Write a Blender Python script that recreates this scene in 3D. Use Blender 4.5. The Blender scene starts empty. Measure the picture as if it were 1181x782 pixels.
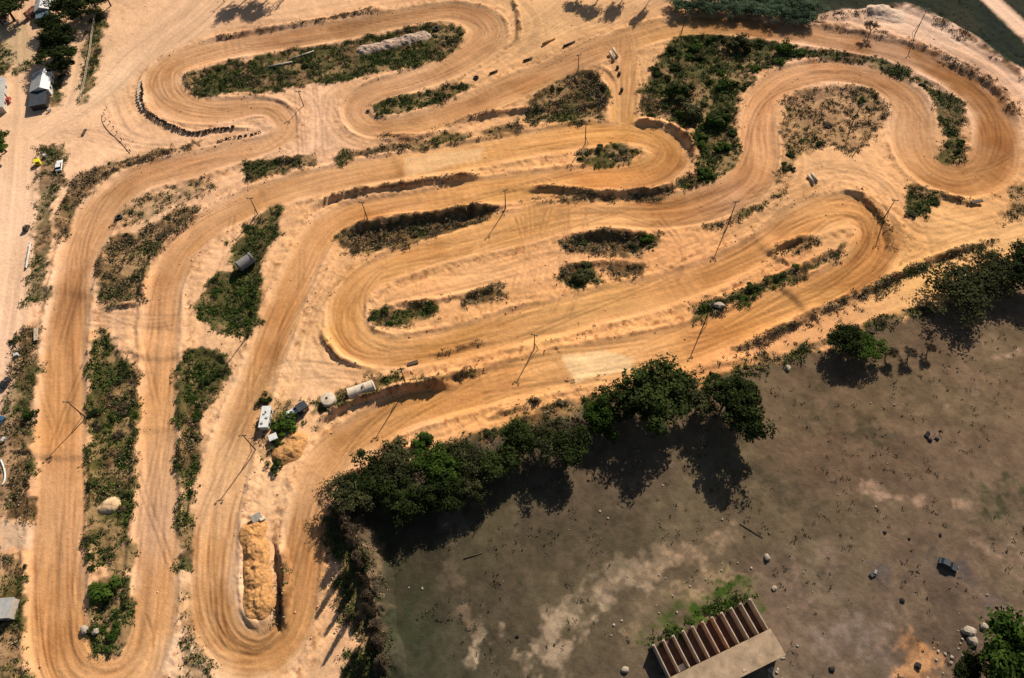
import bpy, bmesh, math, random
import numpy as np
from mathutils import Vector, Matrix, Quaternion
random.seed(11)
RNG = np.random.default_rng(11)
scene = bpy.context.scene
COL = scene.collection
R = math.radians

# ------------------------------------------------------------------ camera
PW, PH, FPX, CAMH = 1181.0, 782.0, 800.0, 168.7
NADX, NADY = 620.0, 900.0
_dx, _dy = NADX - PW / 2, NADY - PH / 2
_th = math.atan(math.hypot(_dx, _dy) / FPX)
_rho = math.atan2(_dx, _dy)
c_f = np.array([0, math.sin(_th), -math.cos(_th)])
_r0 = np.array([1.0, 0, 0]); _u0 = np.array([0, math.cos(_th), math.sin(_th)])
c_r = math.cos(_rho) * _r0 - math.sin(_rho) * _u0
c_u = math.sin(_rho) * _r0 + math.cos(_rho) * _u0
cam_d = bpy.data.cameras.new('camera'); cam = bpy.data.objects.new('camera', cam_d); COL.objects.link(cam)
cam_d.sensor_width = 36.0; cam_d.lens = FPX / PW * 36.0; cam_d.clip_start = 1.0; cam_d.clip_end = 9000.0
m3 = Matrix(((c_r[0], c_u[0], -c_f[0]), (c_r[1], c_u[1], -c_f[1]), (c_r[2], c_u[2], -c_f[2])))
cam.matrix_world = Matrix.Translation((0, 0, CAMH)) @ m3.to_4x4()
scene.camera = cam

def at(px, py, z=0.0):
    d = c_f + c_r * (px - PW / 2) / FPX - c_u * (py - PH / 2) / FPX
    t = (z - CAMH) / d[2]
    p = np.array([0, 0, CAMH]) + t * d
    return p[0], p[1]

# ------------------------------------------------------------------ light
SUN_EL, SUN_AZ = R(33), R(61)            # towards the sun, azimuth counted from +x
sdir = Vector((math.cos(SUN_EL) * math.cos(SUN_AZ), math.cos(SUN_EL) * math.sin(SUN_AZ), math.sin(SUN_EL)))
sl = bpy.data.lights.new('sun', 'SUN'); sl.energy = 4.6; sl.angle = R(0.55); sl.color = (1.0, 0.93, 0.82)
so = bpy.data.objects.new('sun', sl); COL.objects.link(so); so.location = (120, 200, 200)
so.rotation_euler = (-sdir).to_track_quat('-Z', 'Y').to_euler()
world = bpy.data.worlds.new('World'); scene.world = world; world.use_nodes = True
wn = world.node_tree; sky = wn.nodes.new('ShaderNodeTexSky'); sky.sky_type = 'NISHITA'; sky.sun_disc = False
sky.sun_elevation = SUN_EL; sky.sun_rotation = math.pi / 2 - SUN_AZ
bg = wn.nodes['Background']; bg.inputs['Strength'].default_value = 0.05
wn.links.new(sky.outputs[0], bg.inputs[0])
vs = scene.view_settings; vs.view_transform = 'Standard'; vs.look = 'None'; vs.exposure = 0.55; vs.gamma = 1.0
KLIT = 1.33      # radiance of a flat sunlit surface of albedo 1, with the exposure

def lin(c):
    c = np.asarray(c, float) / 255.0
    return np.where(c <= 0.04045, c / 12.92, ((c + 0.055) / 1.055) ** 2.4)
def alb(c, k=None):
    return lin(c) / (k or KLIT)

# ------------------------------------------------------------------ grid
def wid(y):
    return 119.0 + (np.clip(y, -70, 420) - 20.0) * 0.345
ys = [-30.0]
while ys[-1] < 345:
    ys.append(ys[-1] + 0.27 + 0.56 * max(0.0, min(1.0, (ys[-1] - 10) / 280.0)))
lo = [-30.0 - 0.6 * 1.35 ** k for k in range(1, 26)][::-1]
hi = [ys[-1] + 1.0 * 1.32 ** k for k in range(1, 29)]
ys = np.array(lo + ys + hi)
core = np.linspace(-1.22, 1.22, 1050)
ext = np.array([1.22 + 0.004 * 1.3 ** k for k in range(1, 33)])
sx = np.concatenate([-ext[::-1], core, ext])
NY, NX = len(ys), len(sx)
WY = wid(ys)
X = (WY[:, None] * sx[None, :]); Y = np.repeat(ys[:, None], NX, 1)

_tab = np.random.default_rng(5).random((256, 256))
def vn(x, y, seed=0):
    x = x + seed * 37.17; y = y + seed * 91.3
    xi = np.floor(x).astype(np.int64); yi = np.floor(y).astype(np.int64)
    fx = x - xi; fy = y - yi
    fx = fx * fx * (3 - 2 * fx); fy = fy * fy * (3 - 2 * fy)
    a = _tab[xi & 255, yi & 255]; b = _tab[(xi + 1) & 255, yi & 255]
    c = _tab[xi & 255, (yi + 1) & 255]; d = _tab[(xi + 1) & 255, (yi + 1) & 255]
    return (a + (b - a) * fx) * (1 - fy) + (c + (d - c) * fx) * fy
def fbm(x, y, scale, oct=4, seed=0):
    s = 0; a = 1; n = 0
    for k in range(oct):
        s = s + a * vn(x / scale, y / scale, seed + k * 3); n += a; a *= 0.5; scale = scale * 0.47
    return s / n
def sstep(a, b, x):
    t = np.clip((x - a) / (b - a), 0, 1); return t * t * (3 - 2 * t)

def box(x0, x1, y0, y1):
    i0 = max(0, np.searchsorted(ys, y0) - 1); i1 = min(NY, np.searchsorted(ys, y1) + 1)
    if i1 <= i0: return None
    w = WY[i0:i1]
    j0 = max(0, np.searchsorted(sx, min((x0 / w).min(), (x0 / w).max())) - 1)
    j1 = min(NX, np.searchsorted(sx, max((x1 / w).min(), (x1 / w).max())) + 1)
    if j1 <= j0: return None
    return slice(i0, i1), slice(j0, j1)

def catmull(P, closed=False, step=2.0):
    P = [np.array(p, float) for p in P]; n = len(P); out = []
    rng = range(n if closed else n - 1)
    for i in rng:
        if closed: p0, p1, p2, p3 = P[i - 1], P[i], P[(i + 1) % n], P[(i + 2) % n]
        else: p0, p1, p2, p3 = P[max(i - 1, 0)], P[i], P[i + 1], P[min(i + 2, n - 1)]
        k = max(1, int(np.hypot(*(p2 - p1)[:2]) / step))
        for q in range(k):
            t = q / k
            out.append(0.5 * ((2 * p1) + (-p0 + p2) * t + (2 * p0 - 5 * p1 + 4 * p2 - p3) * t * t + (-p0 + 3 * p1 - 3 * p2 + p3) * t ** 3))
    if not closed: out.append(P[-1])
    else: out.append(out[0])
    return np.array(out)

def wpts(pts):
    return [tuple(at(p[0], p[1])) + tuple(p[2:]) for p in pts]

class Local:
    """nearest-distance field of a world polyline over the cells around it"""
    def __init__(self, P, maxd):
        P = np.asarray(P); self.bx = box(P[:, 0].min() - maxd, P[:, 0].max() + maxd, P[:, 1].min() - maxd, P[:, 1].max() + maxd)
        if self.bx is None: return
        oi, oj = self.bx[0].start, self.bx[1].start; shp = (self.bx[0].stop - oi, self.bx[1].stop - oj)
        self.D = np.full(shp, 1e9, np.float32); self.U = np.zeros(shp, np.float32); self.S = np.zeros(shp, np.float32); s = 0.0
        for a, b in zip(P[:-1], P[1:]):
            d = b[:2] - a[:2]; L = math.hypot(*d)
            if L < 1e-6: continue
            g = box(min(a[0], b[0]) - maxd, max(a[0], b[0]) + maxd, min(a[1], b[1]) - maxd, max(a[1], b[1]) + maxd)
            if g is None: s += L; continue
            l = (slice(max(g[0].start - oi, 0), g[0].stop - oi), slice(max(g[1].start - oj, 0), g[1].stop - oj))
            g = (slice(l[0].start + oi, min(l[0].stop, shp[0]) + oi), slice(l[1].start + oj, min(l[1].stop, shp[1]) + oj))
            qx = X[g] - a[0]; qy = Y[g] - a[1]; t = np.clip((qx * d[0] + qy * d[1]) / (L * L), 0, 1)
            dist = np.sqrt((qx - t * d[0]) ** 2 + (qy - t * d[1]) ** 2); m = dist < self.D[l]
            self.D[l][m] = dist[m]; self.U[l][m] = (dist * np.sign(d[0] * qy - d[1] * qx))[m]; self.S[l][m] = (s + t * L)[m]; s += L
        self.length = s

class Line:
    """nearest-distance field of a world polyline over the grid"""
    def __init__(self, P, maxd, D=None):
        self.D = np.full((NY, NX), 1e9, np.float32) if D is None else D
        self.U = np.zeros((NY, NX), np.float32); self.S = np.zeros((NY, NX), np.float32); self.W = np.ones((NY, NX), np.float32)
        s = 0.0
        for a, b in zip(P[:-1], P[1:]):
            d = b[:2] - a[:2]; L = math.hypot(*d)
            if L < 1e-6: continue
            bx = box(min(a[0], b[0]) - maxd, max(a[0], b[0]) + maxd, min(a[1], b[1]) - maxd, max(a[1], b[1]) + maxd)
            if bx is None: s += L; continue
            qx = X[bx] - a[0]; qy = Y[bx] - a[1]
            t = np.clip((qx * d[0] + qy * d[1]) / (L * L), 0, 1)
            ex = qx - t * d[0]; ey = qy - t * d[1]
            dist = np.sqrt(ex * ex + ey * ey)
            m = dist < self.D[bx]
            if m.any():
                self.D[bx][m] = dist[m]
                sg = np.sign(d[0] * qy - d[1] * qx)
                self.U[bx][m] = (dist * sg)[m]
                self.S[bx][m] = (s + t * L)[m]
                if len(a) > 2: self.W[bx][m] = (a[2] + (b[2] - a[2]) * t)[m]
            s += L
        self.length = s

def polysdf(pts, margin=6.0, world=False):
    """signed distance (positive inside) over a bounding slice"""
    P = np.array(pts if world else [at(*p[:2]) for p in pts])
    bx = box(P[:, 0].min() - margin, P[:, 0].max() + margin, P[:, 1].min() - margin, P[:, 1].max() + margin)
    x = X[bx]; y = Y[bx]
    ins = np.zeros(x.shape, bool); D = np.full(x.shape, 1e9)
    n = len(P)
    for i in range(n):
        a = P[i]; b = P[(i + 1) % n]
        if a[1] != b[1]:
            c = ((a[1] > y) != (b[1] > y)) & (x < (b[0] - a[0]) * (y - a[1]) / (b[1] - a[1]) + a[0])
            ins ^= c
        d = b - a; L2 = d @ d
        if L2 < 1e-9: continue
        t = np.clip(((x - a[0]) * d[0] + (y - a[1]) * d[1]) / L2, 0, 1)
        D = np.minimum(D, np.hypot(x - a[0] - t * d[0], y - a[1] - t * d[1]))
    return bx, np.where(ins, D, -D)

# ------------------------------------------------------------------ layout, traced on the ground
CIRCUIT = [(300,228,12.5),(272,241,12.5),(245,257,12),(222,275,12),(203,297,12),(193,320,11.5),(187,345,11),(184,400,11.5),(182,450,11.5),(181,500,11.5),(180,560,11.5),
 (180,620,11.5),(178,680,12),(170,735,12.5),(150,772,13),(118,788,13.5),(88,783,14),(70,755,14),(64,700,14),(66,640,14.5),(69,580,15),(70,520,15),(71,460,14.5),
 (73,410,14),(77,370,13.5),(83,335,13.5),(90,300,14),(101,270,14.5),(118,240,15),(142,216,15),(165,204,14),(200,194,14),(240,184,13.5),(275,175,13),(305,167,11),
 (326,155,9.5),(330,140,9.5),(315,126,10),(290,123,12),(260,127,15),(225,125,16),(200,115,16),(188,98,16),(190,82,15),(206,71,15),(240,60,15),(300,48,16),(351,41,15),
 (400,33,14),(448,24,14),(485,17,13),(517,13,13),(545,18,15),(562,30,16),(560,46,16),(542,62,15),(510,80,14),(470,95,13),(435,105,12),(414,118,11),(411,132,10),(425,144,10.5),
 (455,146,11.5),(500,138,12),(545,121,13.5),(600,97,13),(640,81,13),(680,62,13),(720,48,13),(755,37,13),(785,31,13),(820,30,14),(860,32,14),(900,37,14),(932,41,14),
 (985,49,14),(1020,55,14),(1055,67,14),(1090,83,14),(1118,100,14.5),(1138,122,15),(1150,150,15),(1150,178,15),(1138,198,15),(1110,208,15),(1085,203,15),(1065,189,15),(1053,168,15),
 (1050,148,15),(1050,128,15),(1040,108,15),(1015,92,15),(980,83,14.5),(945,82,14.5),(910,91,14),(887,108,13.5),(876,130,13),(874,155,13.5),(874,180,14),(866,205,15),
 (845,222,15),(805,239,15),(760,246,14),(710,245,13),(660,247,13),(600,261,14),(540,277,14),(490,292,13),(450,307,12),(420,325,11.5),(402,348,11),(400,375,11),(415,396,11),
 (445,406,11),(480,404,12),(530,395,13),(575,383,13),(620,371,13),(670,358,13),(720,346,13),(770,333,13),(815,318,13),(855,299,13),(888,281,13),(920,260,14),(950,245,15),
 (982,241,15),(1005,254,14),(1014,278,13),(1000,306,13),(968,326,13),(920,347,13.5),(870,368,14),(820,388,14),(760,403,14),(700,415,14),(650,425,13.5),(600,437,13),
 (550,449,13),(500,464,12.5),(460,478,12.5),(420,498,12),(387,525,12),(366,555,11.5),(356,590,11),(351,630,10.5),(347,670,10.5),(340,708,11),(324,738,11.5),(298,755,12),
 (268,748,12),(249,722,12),(243,690,12),(244,650,12),(248,600,12),(257,560,12),(266,525,12),(277,490,11.5),(290,455,11),(303,420,11),(318,378,11),(335,338,11),(350,306,11.5),
 (364,278,12),(382,258,12),(410,246,11.5),(453,238,11),(500,230,11),(556,221,12),(600,216,12.5),(640,211,13),(680,207,13),(720,205,13),(752,198,14),(770,184,14.5),(768,169,14.5),
 (748,158,13.5),(720,153,12.5),(690,154,12.5),(650,160,13),(610,166,13),(570,173,13),(530,180,13),(480,188,13),(430,196,13),(385,205,13),(340,215,13)]
SPURS = [[(725,50,7),(722,80,7),(722,110,8),(724,140,9)],
         [(672,74,4),(695,84,4),(708,104,4),(708,138,4)]]
ROADS = [[(120,-60,26),(36,-30,9),(28,30,8),(30,80,9),(30,120,12),(24,170,14),(20,230,14),(12,300,14),(4,370,13),(-6,440,12),(-14,520,12),(-22,620,12),(-30,800,12)],
         [(28,160,12),(60,142,12),(95,122,10),(130,95,12),(165,60,16),(220,20,30),(260,-20,30)],
         [(76,120,6),(84,90,6),(90,50,5),(94,20,4)],
         [(1240,245,9),(1181,270,9),(1130,293,8.5),(1060,330,8),(1000,357,7.5),(930,385,7.5),(870,405,8),(800,425,7)],
         [(1085,-60,8),(1135,-8,8),(1158,14,8),(1183,38,8),(1230,90,8),(1320,160,8)]]
# (polygon px, density, green 0..1, depth m, soil tone)
VEG = [
 ([(215,97),(222,82),(250,75),(300,65),(350,55),(400,47),(440,38),(500,28),(525,28),(532,40),(525,58),(500,72),(450,82),(400,93),(360,98),(300,104),(245,110),(222,106)],1.0,.55,.5),
 ([(430,122),(470,108),(530,97),(546,98),(520,112),(470,127),(437,131)],1.0,.6,.3),
 ([(278,198),(282,186),(315,180),(355,180),(358,188),(325,198),(290,207)],.95,.45,.4),
 ([(388,180),(400,172),(450,166),(520,154),(580,146),(600,138),(604,148),(560,158),(500,169),(430,180),(392,187)],.75,.4,.2),
 ([(598,141),(612,118),(640,92),(665,78),(690,85),(702,105),(700,135),(670,140),(620,143)],1.0,.35,.9),
 ([(785,40),(830,40),(880,45),(928,60),(905,72),(870,85),(858,105),(850,135),(853,170),(845,190),(830,205),(800,218),(772,222),(786,210),(805,195),(806,170),(797,150),(770,138),(740,135),(737,115),(748,85),(765,62)],1.0,.5,.6),
 ([(660,183),(675,170),(715,166),(735,170),(738,178),(725,188),(690,192),(668,190)],1.0,.45,.5),
 ([(600,222),(620,216),(660,220),(700,223),(750,222),(785,212),(800,214),(775,224),(740,232),(700,235),(640,229),(612,228)],.75,.2,.3),
 ([(903,120),(915,105),(945,100),(980,98),(1010,105),(1024,120),(1022,140),(1010,160),(985,180),(960,170),(930,175),(910,200),(893,218),(898,190),(905,160)],.58,.3,.6),
 ([(905,56),(960,59),(1000,64),(1040,76),(1078,97),(1060,96),(1030,84),(1000,73),(940,65),(910,65)],.8,.6,.1),
 ([(1060,95),(1085,105),(1108,115),(1113,130),(1110,160),(1112,185),(1085,188),(1075,180),(1090,160),(1082,130),(1075,115)],.8,.5,.5),
 ([(1045,207),(1060,212),(1080,222),(1082,235),(1065,250),(1050,250),(1045,235)],1.0,.45,.2),
 ([(1165,218),(1200,198),(1200,248),(1150,256),(1158,240)],.7,.2,.2),
 ([(388,268),(400,261),(440,256),(500,248),(560,239),(576,236),(578,243),(560,255),(520,270),(470,283),(430,292),(405,290)],1.0,.18,1.3),
 ([(427,362),(440,358),(500,348),(506,352),(504,366),(450,378),(430,380)],1.0,.5,.5),
 ([(530,345),(560,332),(575,330),(580,340),(545,352),(533,354)],.9,.2,.6),
 ([(648,280),(665,270),(700,267),(760,270),(762,280),(740,297),(690,290),(660,287)],1.0,.2,.9),
 ([(645,320),(652,302),(680,303),(695,325),(660,335),(648,332)],.95,.3,.2),
 ([(698,308),(720,304),(742,305),(744,312),(715,318)],.8,.15,.5),
 ([(800,355),(830,345),(880,325),(930,303),(970,283),(975,292),(960,305),(900,332),(850,350),(815,368),(803,368)],.85,.5,.4),
 ([(880,295),(910,280),(945,270),(950,278),(915,292),(890,300)],.6,.05,.7),
 ([(812,263),(850,246),(880,233),(900,218),(900,229),(870,245),(835,261)],.7,.35,.2),
 ([(117,285),(130,272),(170,262),(205,240),(222,242),(195,280),(177,300),(166,345),(140,352),(117,350)],.8,.3,.5),
 ([(128,252),(150,238),(170,225),(200,211),(240,205),(243,215),(210,235),(170,255),(140,262)],.5,.25,.3),
 ([(228,350),(245,325),(266,305),(262,285),(280,260),(300,245),(318,232),(328,240),(320,270),(305,300),(298,330),(295,370),(285,387),(255,378),(232,368)],.95,.75,1.0),
 ([(103,420),(110,398),(122,384),(135,395),(150,420),(158,440),(158,500),(158,560),(156,600),(153,640),(150,655),(105,660),(100,630),(104,590),(102,560),(98,520),(99,470)],1.0,.55,.6),
 ([(105,668),(125,665),(152,665),(150,710),(142,745),(118,760),(98,755),(93,742),(104,720),(103,690)],1.0,.55,.6),
 ([(205,425),(220,405),(245,402),(265,415),(267,432),(245,455),(235,480),(228,520),(226,560),(227,620),(225,660),(206,660),(205,600),(207,540),(207,500),(204,460)],1.0,.55,.5),
 ([(208,668),(222,668),(226,700),(232,740),(250,790),(240,800),(200,800),(208,760),(212,720)],.5,.35,.2),
 ([(40,185),(48,168),(68,168),(75,185),(72,215),(60,235),(55,300),(58,345),(30,355),(30,320),(35,280),(40,230)],.7,.45,.2),
 ([(18,378),(45,375),(40,420),(38,480),(36,540),(38,600),(-40,600),(-30,540),(4,480),(15,430)],.85,.3,.3),
 ([(-60,628),(28,640),(32,700),(27,760),(35,800),(-80,800)],.8,.45,.3),
 ([(75,220),(95,200),(120,190),(160,178),(185,172),(215,165),(235,160),(215,171),(180,182),(140,195),(110,211),(92,232),(78,270),(65,283),(68,240)],.7,.2,.3),
 ([(112,8),(120,30),(113,70),(104,112),(90,123),(92,100),(100,50)],.9,.6,.1),
 ([(-40,45),(14,48),(14,68),(4,86),(-40,90)],1.0,.95,.0),
 ([(288,462),(310,452),(345,462),(356,478),(330,505),(318,530),(300,535),(286,490)],.45,.45,.3),
 ([(395,445),(430,436),(460,432),(462,437),(440,447),(405,462)],.7,.5,.3),
 ([(850,402),(900,379),(960,351),(1010,329),(1060,306),(1100,291),(1150,275),(1146,283),(1090,304),(1020,336),(960,363),(900,389),(860,404)],.8,.2,.1),
 ([(790,442),(860,420),(930,395),(1010,368),(1070,345),(1075,358),(960,402),(880,427),(800,450)],.9,.45,.2),
 ([(318,640),(330,640),(336,690),(334,730),(320,735),(314,700)],.6,.3,.8),
 ([(600,478),(640,462),(700,455),(720,470),(640,510),(560,530),(470,560),(400,590),(385,580),(440,540),(520,512)],.8,.4,.2),
 ([(380,575),(402,590),(432,650),(446,720),(455,800),(425,800),(425,740),(405,660),(385,610)],.7,.3,.4),
 ([(60,100),(70,78),(74,95),(72,118),(58,130),(52,128)],.9,.5,.1),
 ([(560,482),(600,471),(622,462),(624,466),(600,477),(566,486)],.5,.1,.2),
 ([(376,600),(400,598),(425,660),(436,720),(442,800),(398,800),(406,745),(398,705),(384,650)],.9,.4,.2),  # dark weeds added to blacken the ground where the bank's shadow falls
 ([(870,399),(940,374),(1000,353),(1064,326),(1066,329),(1000,357),(940,378),(872,403)],.55,.3,.0),
 ([(375,455),(395,442),(460,429),(457,440),(425,458),(400,468),(372,482),(360,476)],.75,.5,.2),
 ([(750,738),(800,708),(858,680),(868,688),(806,722),(756,750)],.9,1.0,.0),
 ([(18,78),(34,70),(42,62),(46,66),(36,78),(20,84)],.8,.7,.0),([(44,40),(48,30),(52,50),(48,66),(44,62)],.8,.6,.0),
 ([(1050,6),(1090,22),(1130,46),(1180,78),(1210,60),(1120,8),(1080,-20),(1000,-30),(960,-10)],.5,.7,.0),
 ([(480,442),(520,432),(560,424),(562,430),(520,441),(490,448)],.5,.25,.1),
]
FIELD = [(395,830),(430,770),(428,700),(416,640),(395,602),(385,580),(430,552),(520,515),(600,490),(700,462),(800,443),(870,424),(950,400),(1050,362),(1120,330),(1181,300),(1330,240),(1900,300),(1700,1250),(330,1250)]
MEADOW = [(925,27),(960,13),(1010,9),(1045,6),(1080,20),(1120,40),(1150,65),(1181,82),(1320,150),(1500,190),(1500,-60),(1100,-120),(780,-80),(790,-6),(850,4)]
# ridges: px polyline, height, half-width on the far side, half-width on the near (shaded) side
RIDGES = [
 ([(359,243),(380,231),(420,221),(470,213),(520,206),(560,201)],2.3,3.0,2.6),
 ([(395,262),(440,254),(500,246),(560,237),(577,234)],1.8,2.6,3.2),
 ([(722,141),(745,141),(768,145),(788,156),(799,172),(798,190)],2.3,3.0,2.2),
 ([(598,219),(640,216),(700,221),(760,220),(790,212)],1.7,2.5,2.6),
 ([(510,145),(556,133),(600,128),(645,120)],1.6,3.0,2.8),
 ([(364,498),(378,482),(410,464),(450,451),(490,446),(532,441)],3.0,2.6,2.6),
 ([(420,152),(445,157),(480,156),(515,149)],.9,3.0,4.0),
 ([(235,47),(270,41),(350,27),(450,9)],1.0,3.0,2.4),
 ([(925,26),(1000,39),(1050,51),(1100,74),(1150,104),(1172,145)],1.6,6.0,3.6),
 ([(1070,215),(1088,224),(1110,233),(1132,233)],1.4,3.0,2.2),
 ([(962,217),(985,221),(1002,234),(1016,252),(1027,280),(1026,297)],1.5,3.5,2.6),
 ([(367,368),(374,393),(394,415),(422,422)],1.1,1.6,1.8),
 ([(552,483),(600,470),(622,462)],1.0,2.0,2.0),
 ([(852,400),(900,380),(960,352),(1010,330),(1060,306),(1100,291),(1150,275)],1.5,2.5,2.4),
 ([(588,-5),(598,20),(597,42),(588,55)],1.3,2.0,2.2),
 ([(648,281),(680,268),(755,269)],1.3,2.4,3.0),
 ([(645,305),(690,303),(744,304)],.8,2.0,2.4),
 ([(427,357),(500,347),(580,329)],.9,2.0,2.2),
 ([(878,296),(910,280),(948,269)],2.0,2.0,2.2),
 ([(800,360),(880,327),(972,284)],.8,2.0,2.2),
 ([(60,275),(78,235),(110,205),(160,184),(215,167)],1.3,3.0,2.6),
 ([(163,98),(165,122),(185,141),(222,152),(262,148),(300,150)],.9,2.0,1.8),
 ([(117,352),(150,352),(163,338),(176,300),(200,272),(245,235)],1.0,1.8,1.8),
 ([(655,122),(690,116),(702,112)],1.7,2.6,2.8),
 ([(480,412),(530,402),(575,388)],.6,2.2,1.8),
 ([(480,446),(520,435),(560,425)],.9,2.2,2.0),
 ([(640,443),(680,437),(712,435)],.5,2.2,2.0),
 ([(670,375),(700,372),(712,370)],.4,2,2),
 ([(940,18),(1000,13),(1045,7),(1085,24),(1130,50),(1181,88),(1260,130)],2.2,3.0,8.0),
 ([(402,598),(420,640),(433,690),(440,740),(450,800)],5.6,5.0,2.2),
 ([(700,460),(760,440),(830,420),(880,412)],.6,2,2),
 ([(395,605),(372,575),(380,560),(430,535),(500,510)],.7,2,2),
 ([(322,618),(329,660),(329,715),(322,735)],3.2,1.6,2.0),
 # jump lips across the lanes
 ([(38,522),(72,524),(100,522)],1.1,9.0,2.2),
 ([(158,408),(182,410),(206,408)],1.1,8.0,2.4),
 ([(160,490),(183,491),(206,488)],.6,7.0,2.6),
 ([(905,332),(922,345),(935,362)],1.2,7.0,2.4),
 ([(872,272),(882,285),(898,298)],1.2,7.0,2.2),
 ([(648,412),(655,424),(662,440)],.7,8.0,3.0),
 ([(458,178),(463,190),(468,203)],.7,8.0,3.0),
 ([(50,330),(75,333),(105,338)],.5,8.0,3.0),
]
PITS = [([(313,625),(322,630),(327,690),(325,730),(316,730),(315,680)],2.6),([(648,105),(700,100),(700,132),(640,136)],1.4),([(788,62),(830,62),(838,80),(800,84)],1.2),([(392,268),(430,260),(480,268),(420,290)],.9)]

# ------------------------------------------------------------------ fields
circ = catmull(wpts(CIRCUIT), True, 2.0)
LC = Line(circ, 24.0)
TR_D = LC.D.copy(); TR_U = LC.U.copy(); TR_S = LC.S.copy(); TR_W = LC.W.copy()
for k, sp in enumerate(SPURS):
    P = catmull(wpts(sp), False, 2.0); l = Line(P, 18.0)
    m = (l.D - l.W / 2) < (TR_D - TR_W / 2) - 0.5
    TR_D[m] = l.D[m]; TR_U[m] = l.U[m]; TR_S[m] = l.S[m] + 5000 + 600 * k; TR_W[m] = l.W[m] * .9
HW = TR_W / 2 * (1 + .36 * (fbm(X, Y, 32.0, 3, 3) - .5))
edge_n = (fbm(X, Y, 6.0, 3, 2) - .5) * 2.2
track = 1 - sstep(-.9, .9, TR_D - HW + edge_n)
# roads
road = np.zeros((NY, NX)); RD_U = np.zeros((NY, NX)); RD_S = np.zeros((NY, NX)); rbest = np.full((NY, NX), 1e9)
for k, rp in enumerate(ROADS):
    P = catmull(wpts(rp), False, 3.0); l = Line(P, 30.0)
    e = l.D - l.W / 2
    m = e < rbest
    rbest[m] = e[m]; RD_U[m] = l.U[m]; RD_S[m] = l.S[m] + 900 * k
road = 1 - sstep(-1.0, 1.0, rbest + edge_n * .8)
road *= 1 - track
# vegetation
veg = np.zeros((NY, NX)); vgreen = np.zeros((NY, NX)); pit = np.zeros((NY, NX)); vid = np.full((NY, NX), -1, np.int32)
wob = (fbm(X, Y, 6.0, 4, 8) - .5) * 6.0 + (fbm(X, Y, 1.6, 2, 9) - .5) * 2.2
for k, (poly, dens, grn, dep) in enumerate(VEG):
    bx, sd = polysdf(poly, 5.0)
    s2 = sd + wob[bx]
    m = sstep(-1.6, 1.2, s2) * dens
    up = m > veg[bx]
    veg[bx] = np.maximum(veg[bx], m); vgreen[bx][up] = grn; vid[bx][up & (m > .3)] = k
    pit[bx] = np.maximum(pit[bx], sstep(0, 3.0, sd) * dep)
for poly, dep in PITS:
    bx, sd = polysdf(poly, 4.0); pit[bx] = np.maximum(pit[bx], sstep(-.5, 3.0, sd) * dep)
deep = sstep(-1.2, -2.4, TR_D - HW)            # well inside a lane: nothing grows
veg *= 1 - deep; veg *= 1 - sstep(.4, .9, road) * .3
# field, meadow
def mask(poly, soft, wobamp=1.0):
    M = np.zeros((NY, NX)); bx, sd = polysdf(poly, 10.0)
    M[bx] = sstep(-soft, soft, sd + wob[bx] * wobamp); return M
field = mask(FIELD, 1.6); meadow = mask(MEADOW, 1.5, .6)
meadow *= 1 - road
far = (Y > 335) | (np.abs(X) > 330)
field *= 1 - track
bare = np.clip(veg * 0 + 1 - field - meadow, 0, 1)

# ------------------------------------------------------------------ heights
Z = (fbm(X, Y, 60, 3, 20) - .5) * 1.2
open_ = (1 - track) * (1 - road * .7)
bank_ = np.exp(-((TR_D - HW - 1.5) / 3.0) ** 2)
Z += (fbm(X, Y, 6.0, 4, 21) - .5) * (.12 + .42 * open_ * (1 - field * .5) * (.4 + .6 * np.clip(bank_ + veg, 0, 1)))
warp = (fbm(X, Y, 30.0, 2, 28) - .5) * 9.0
Z += (vn((TR_U + warp) / 1.1, TR_S / 26.0, 29) - .5) * .22 * open_ * (1 - field) * (TR_D < 22)
Z += (fbm(X, Y, 1.4, 3, 22) - .5) * (.04 + .16 * open_ * (1 - field * .3) + .34 * bank_ * open_ + .4 * veg)
Z -= pit * 1.0
rn = fbm(X, Y, 7.0, 3, 25)
RIDGEM = np.zeros((NY, NX))
NJ = 33          # ridges from here on are jump lips across the lanes
rough_ = fbm(X, Y, 2.2, 4, 26)
for k, (pl, h, hf, hn) in enumerate(RIDGES):
    P = catmull(wpts(pl), False, 1.5); l = Local(P, 2.2 * max(hf, hn) + 1); bx = l.bx
    d = np.gradient(P[:, :2], axis=0); nrm = np.stack([-d[:, 1], d[:, 0]], 1).mean(0)
    sgn = 1.0 if nrm @ np.array([sdir.x, sdir.y]) > 0 else -1.0      # the near side looks away from the sun
    if k < NJ:
        hn = hn * .58; hf = hf * .85; h = h * (.5 if k in (8, 28) else .8)
        wob_u = (fbm(X[bx], Y[bx], 7.0, 4, 27 + k) - .5) * 1.1
        u = l.U * sgn + wob_u
        hw = np.where(u > 0, hf, hn) * (.65 + .7 * rn[bx])
        t = np.clip(np.maximum(np.abs(u), l.D - 2.0) / hw, 0, 1); prof = np.clip(1 - t, 0, 1) ** .8
        tap = sstep(0, 8, l.S) * sstep(0, 8, l.length - l.S)
        hh = h * (.62 + .76 * fbm(X[bx], Y[bx], 8.0, 3, 30 + k)) * 1.05
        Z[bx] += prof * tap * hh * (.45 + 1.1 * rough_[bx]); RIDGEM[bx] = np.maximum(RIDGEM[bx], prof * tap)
    else:
        hw = np.where(l.U * sgn > 0, hf, hn); t = np.clip(l.D / hw, 0, 1); prof = (1 - t * t) ** 2
        Z[bx] += prof * h * .5 * (.3 + 1.2 * fbm(X[bx], Y[bx], 6.0, 2, 31))
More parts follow.
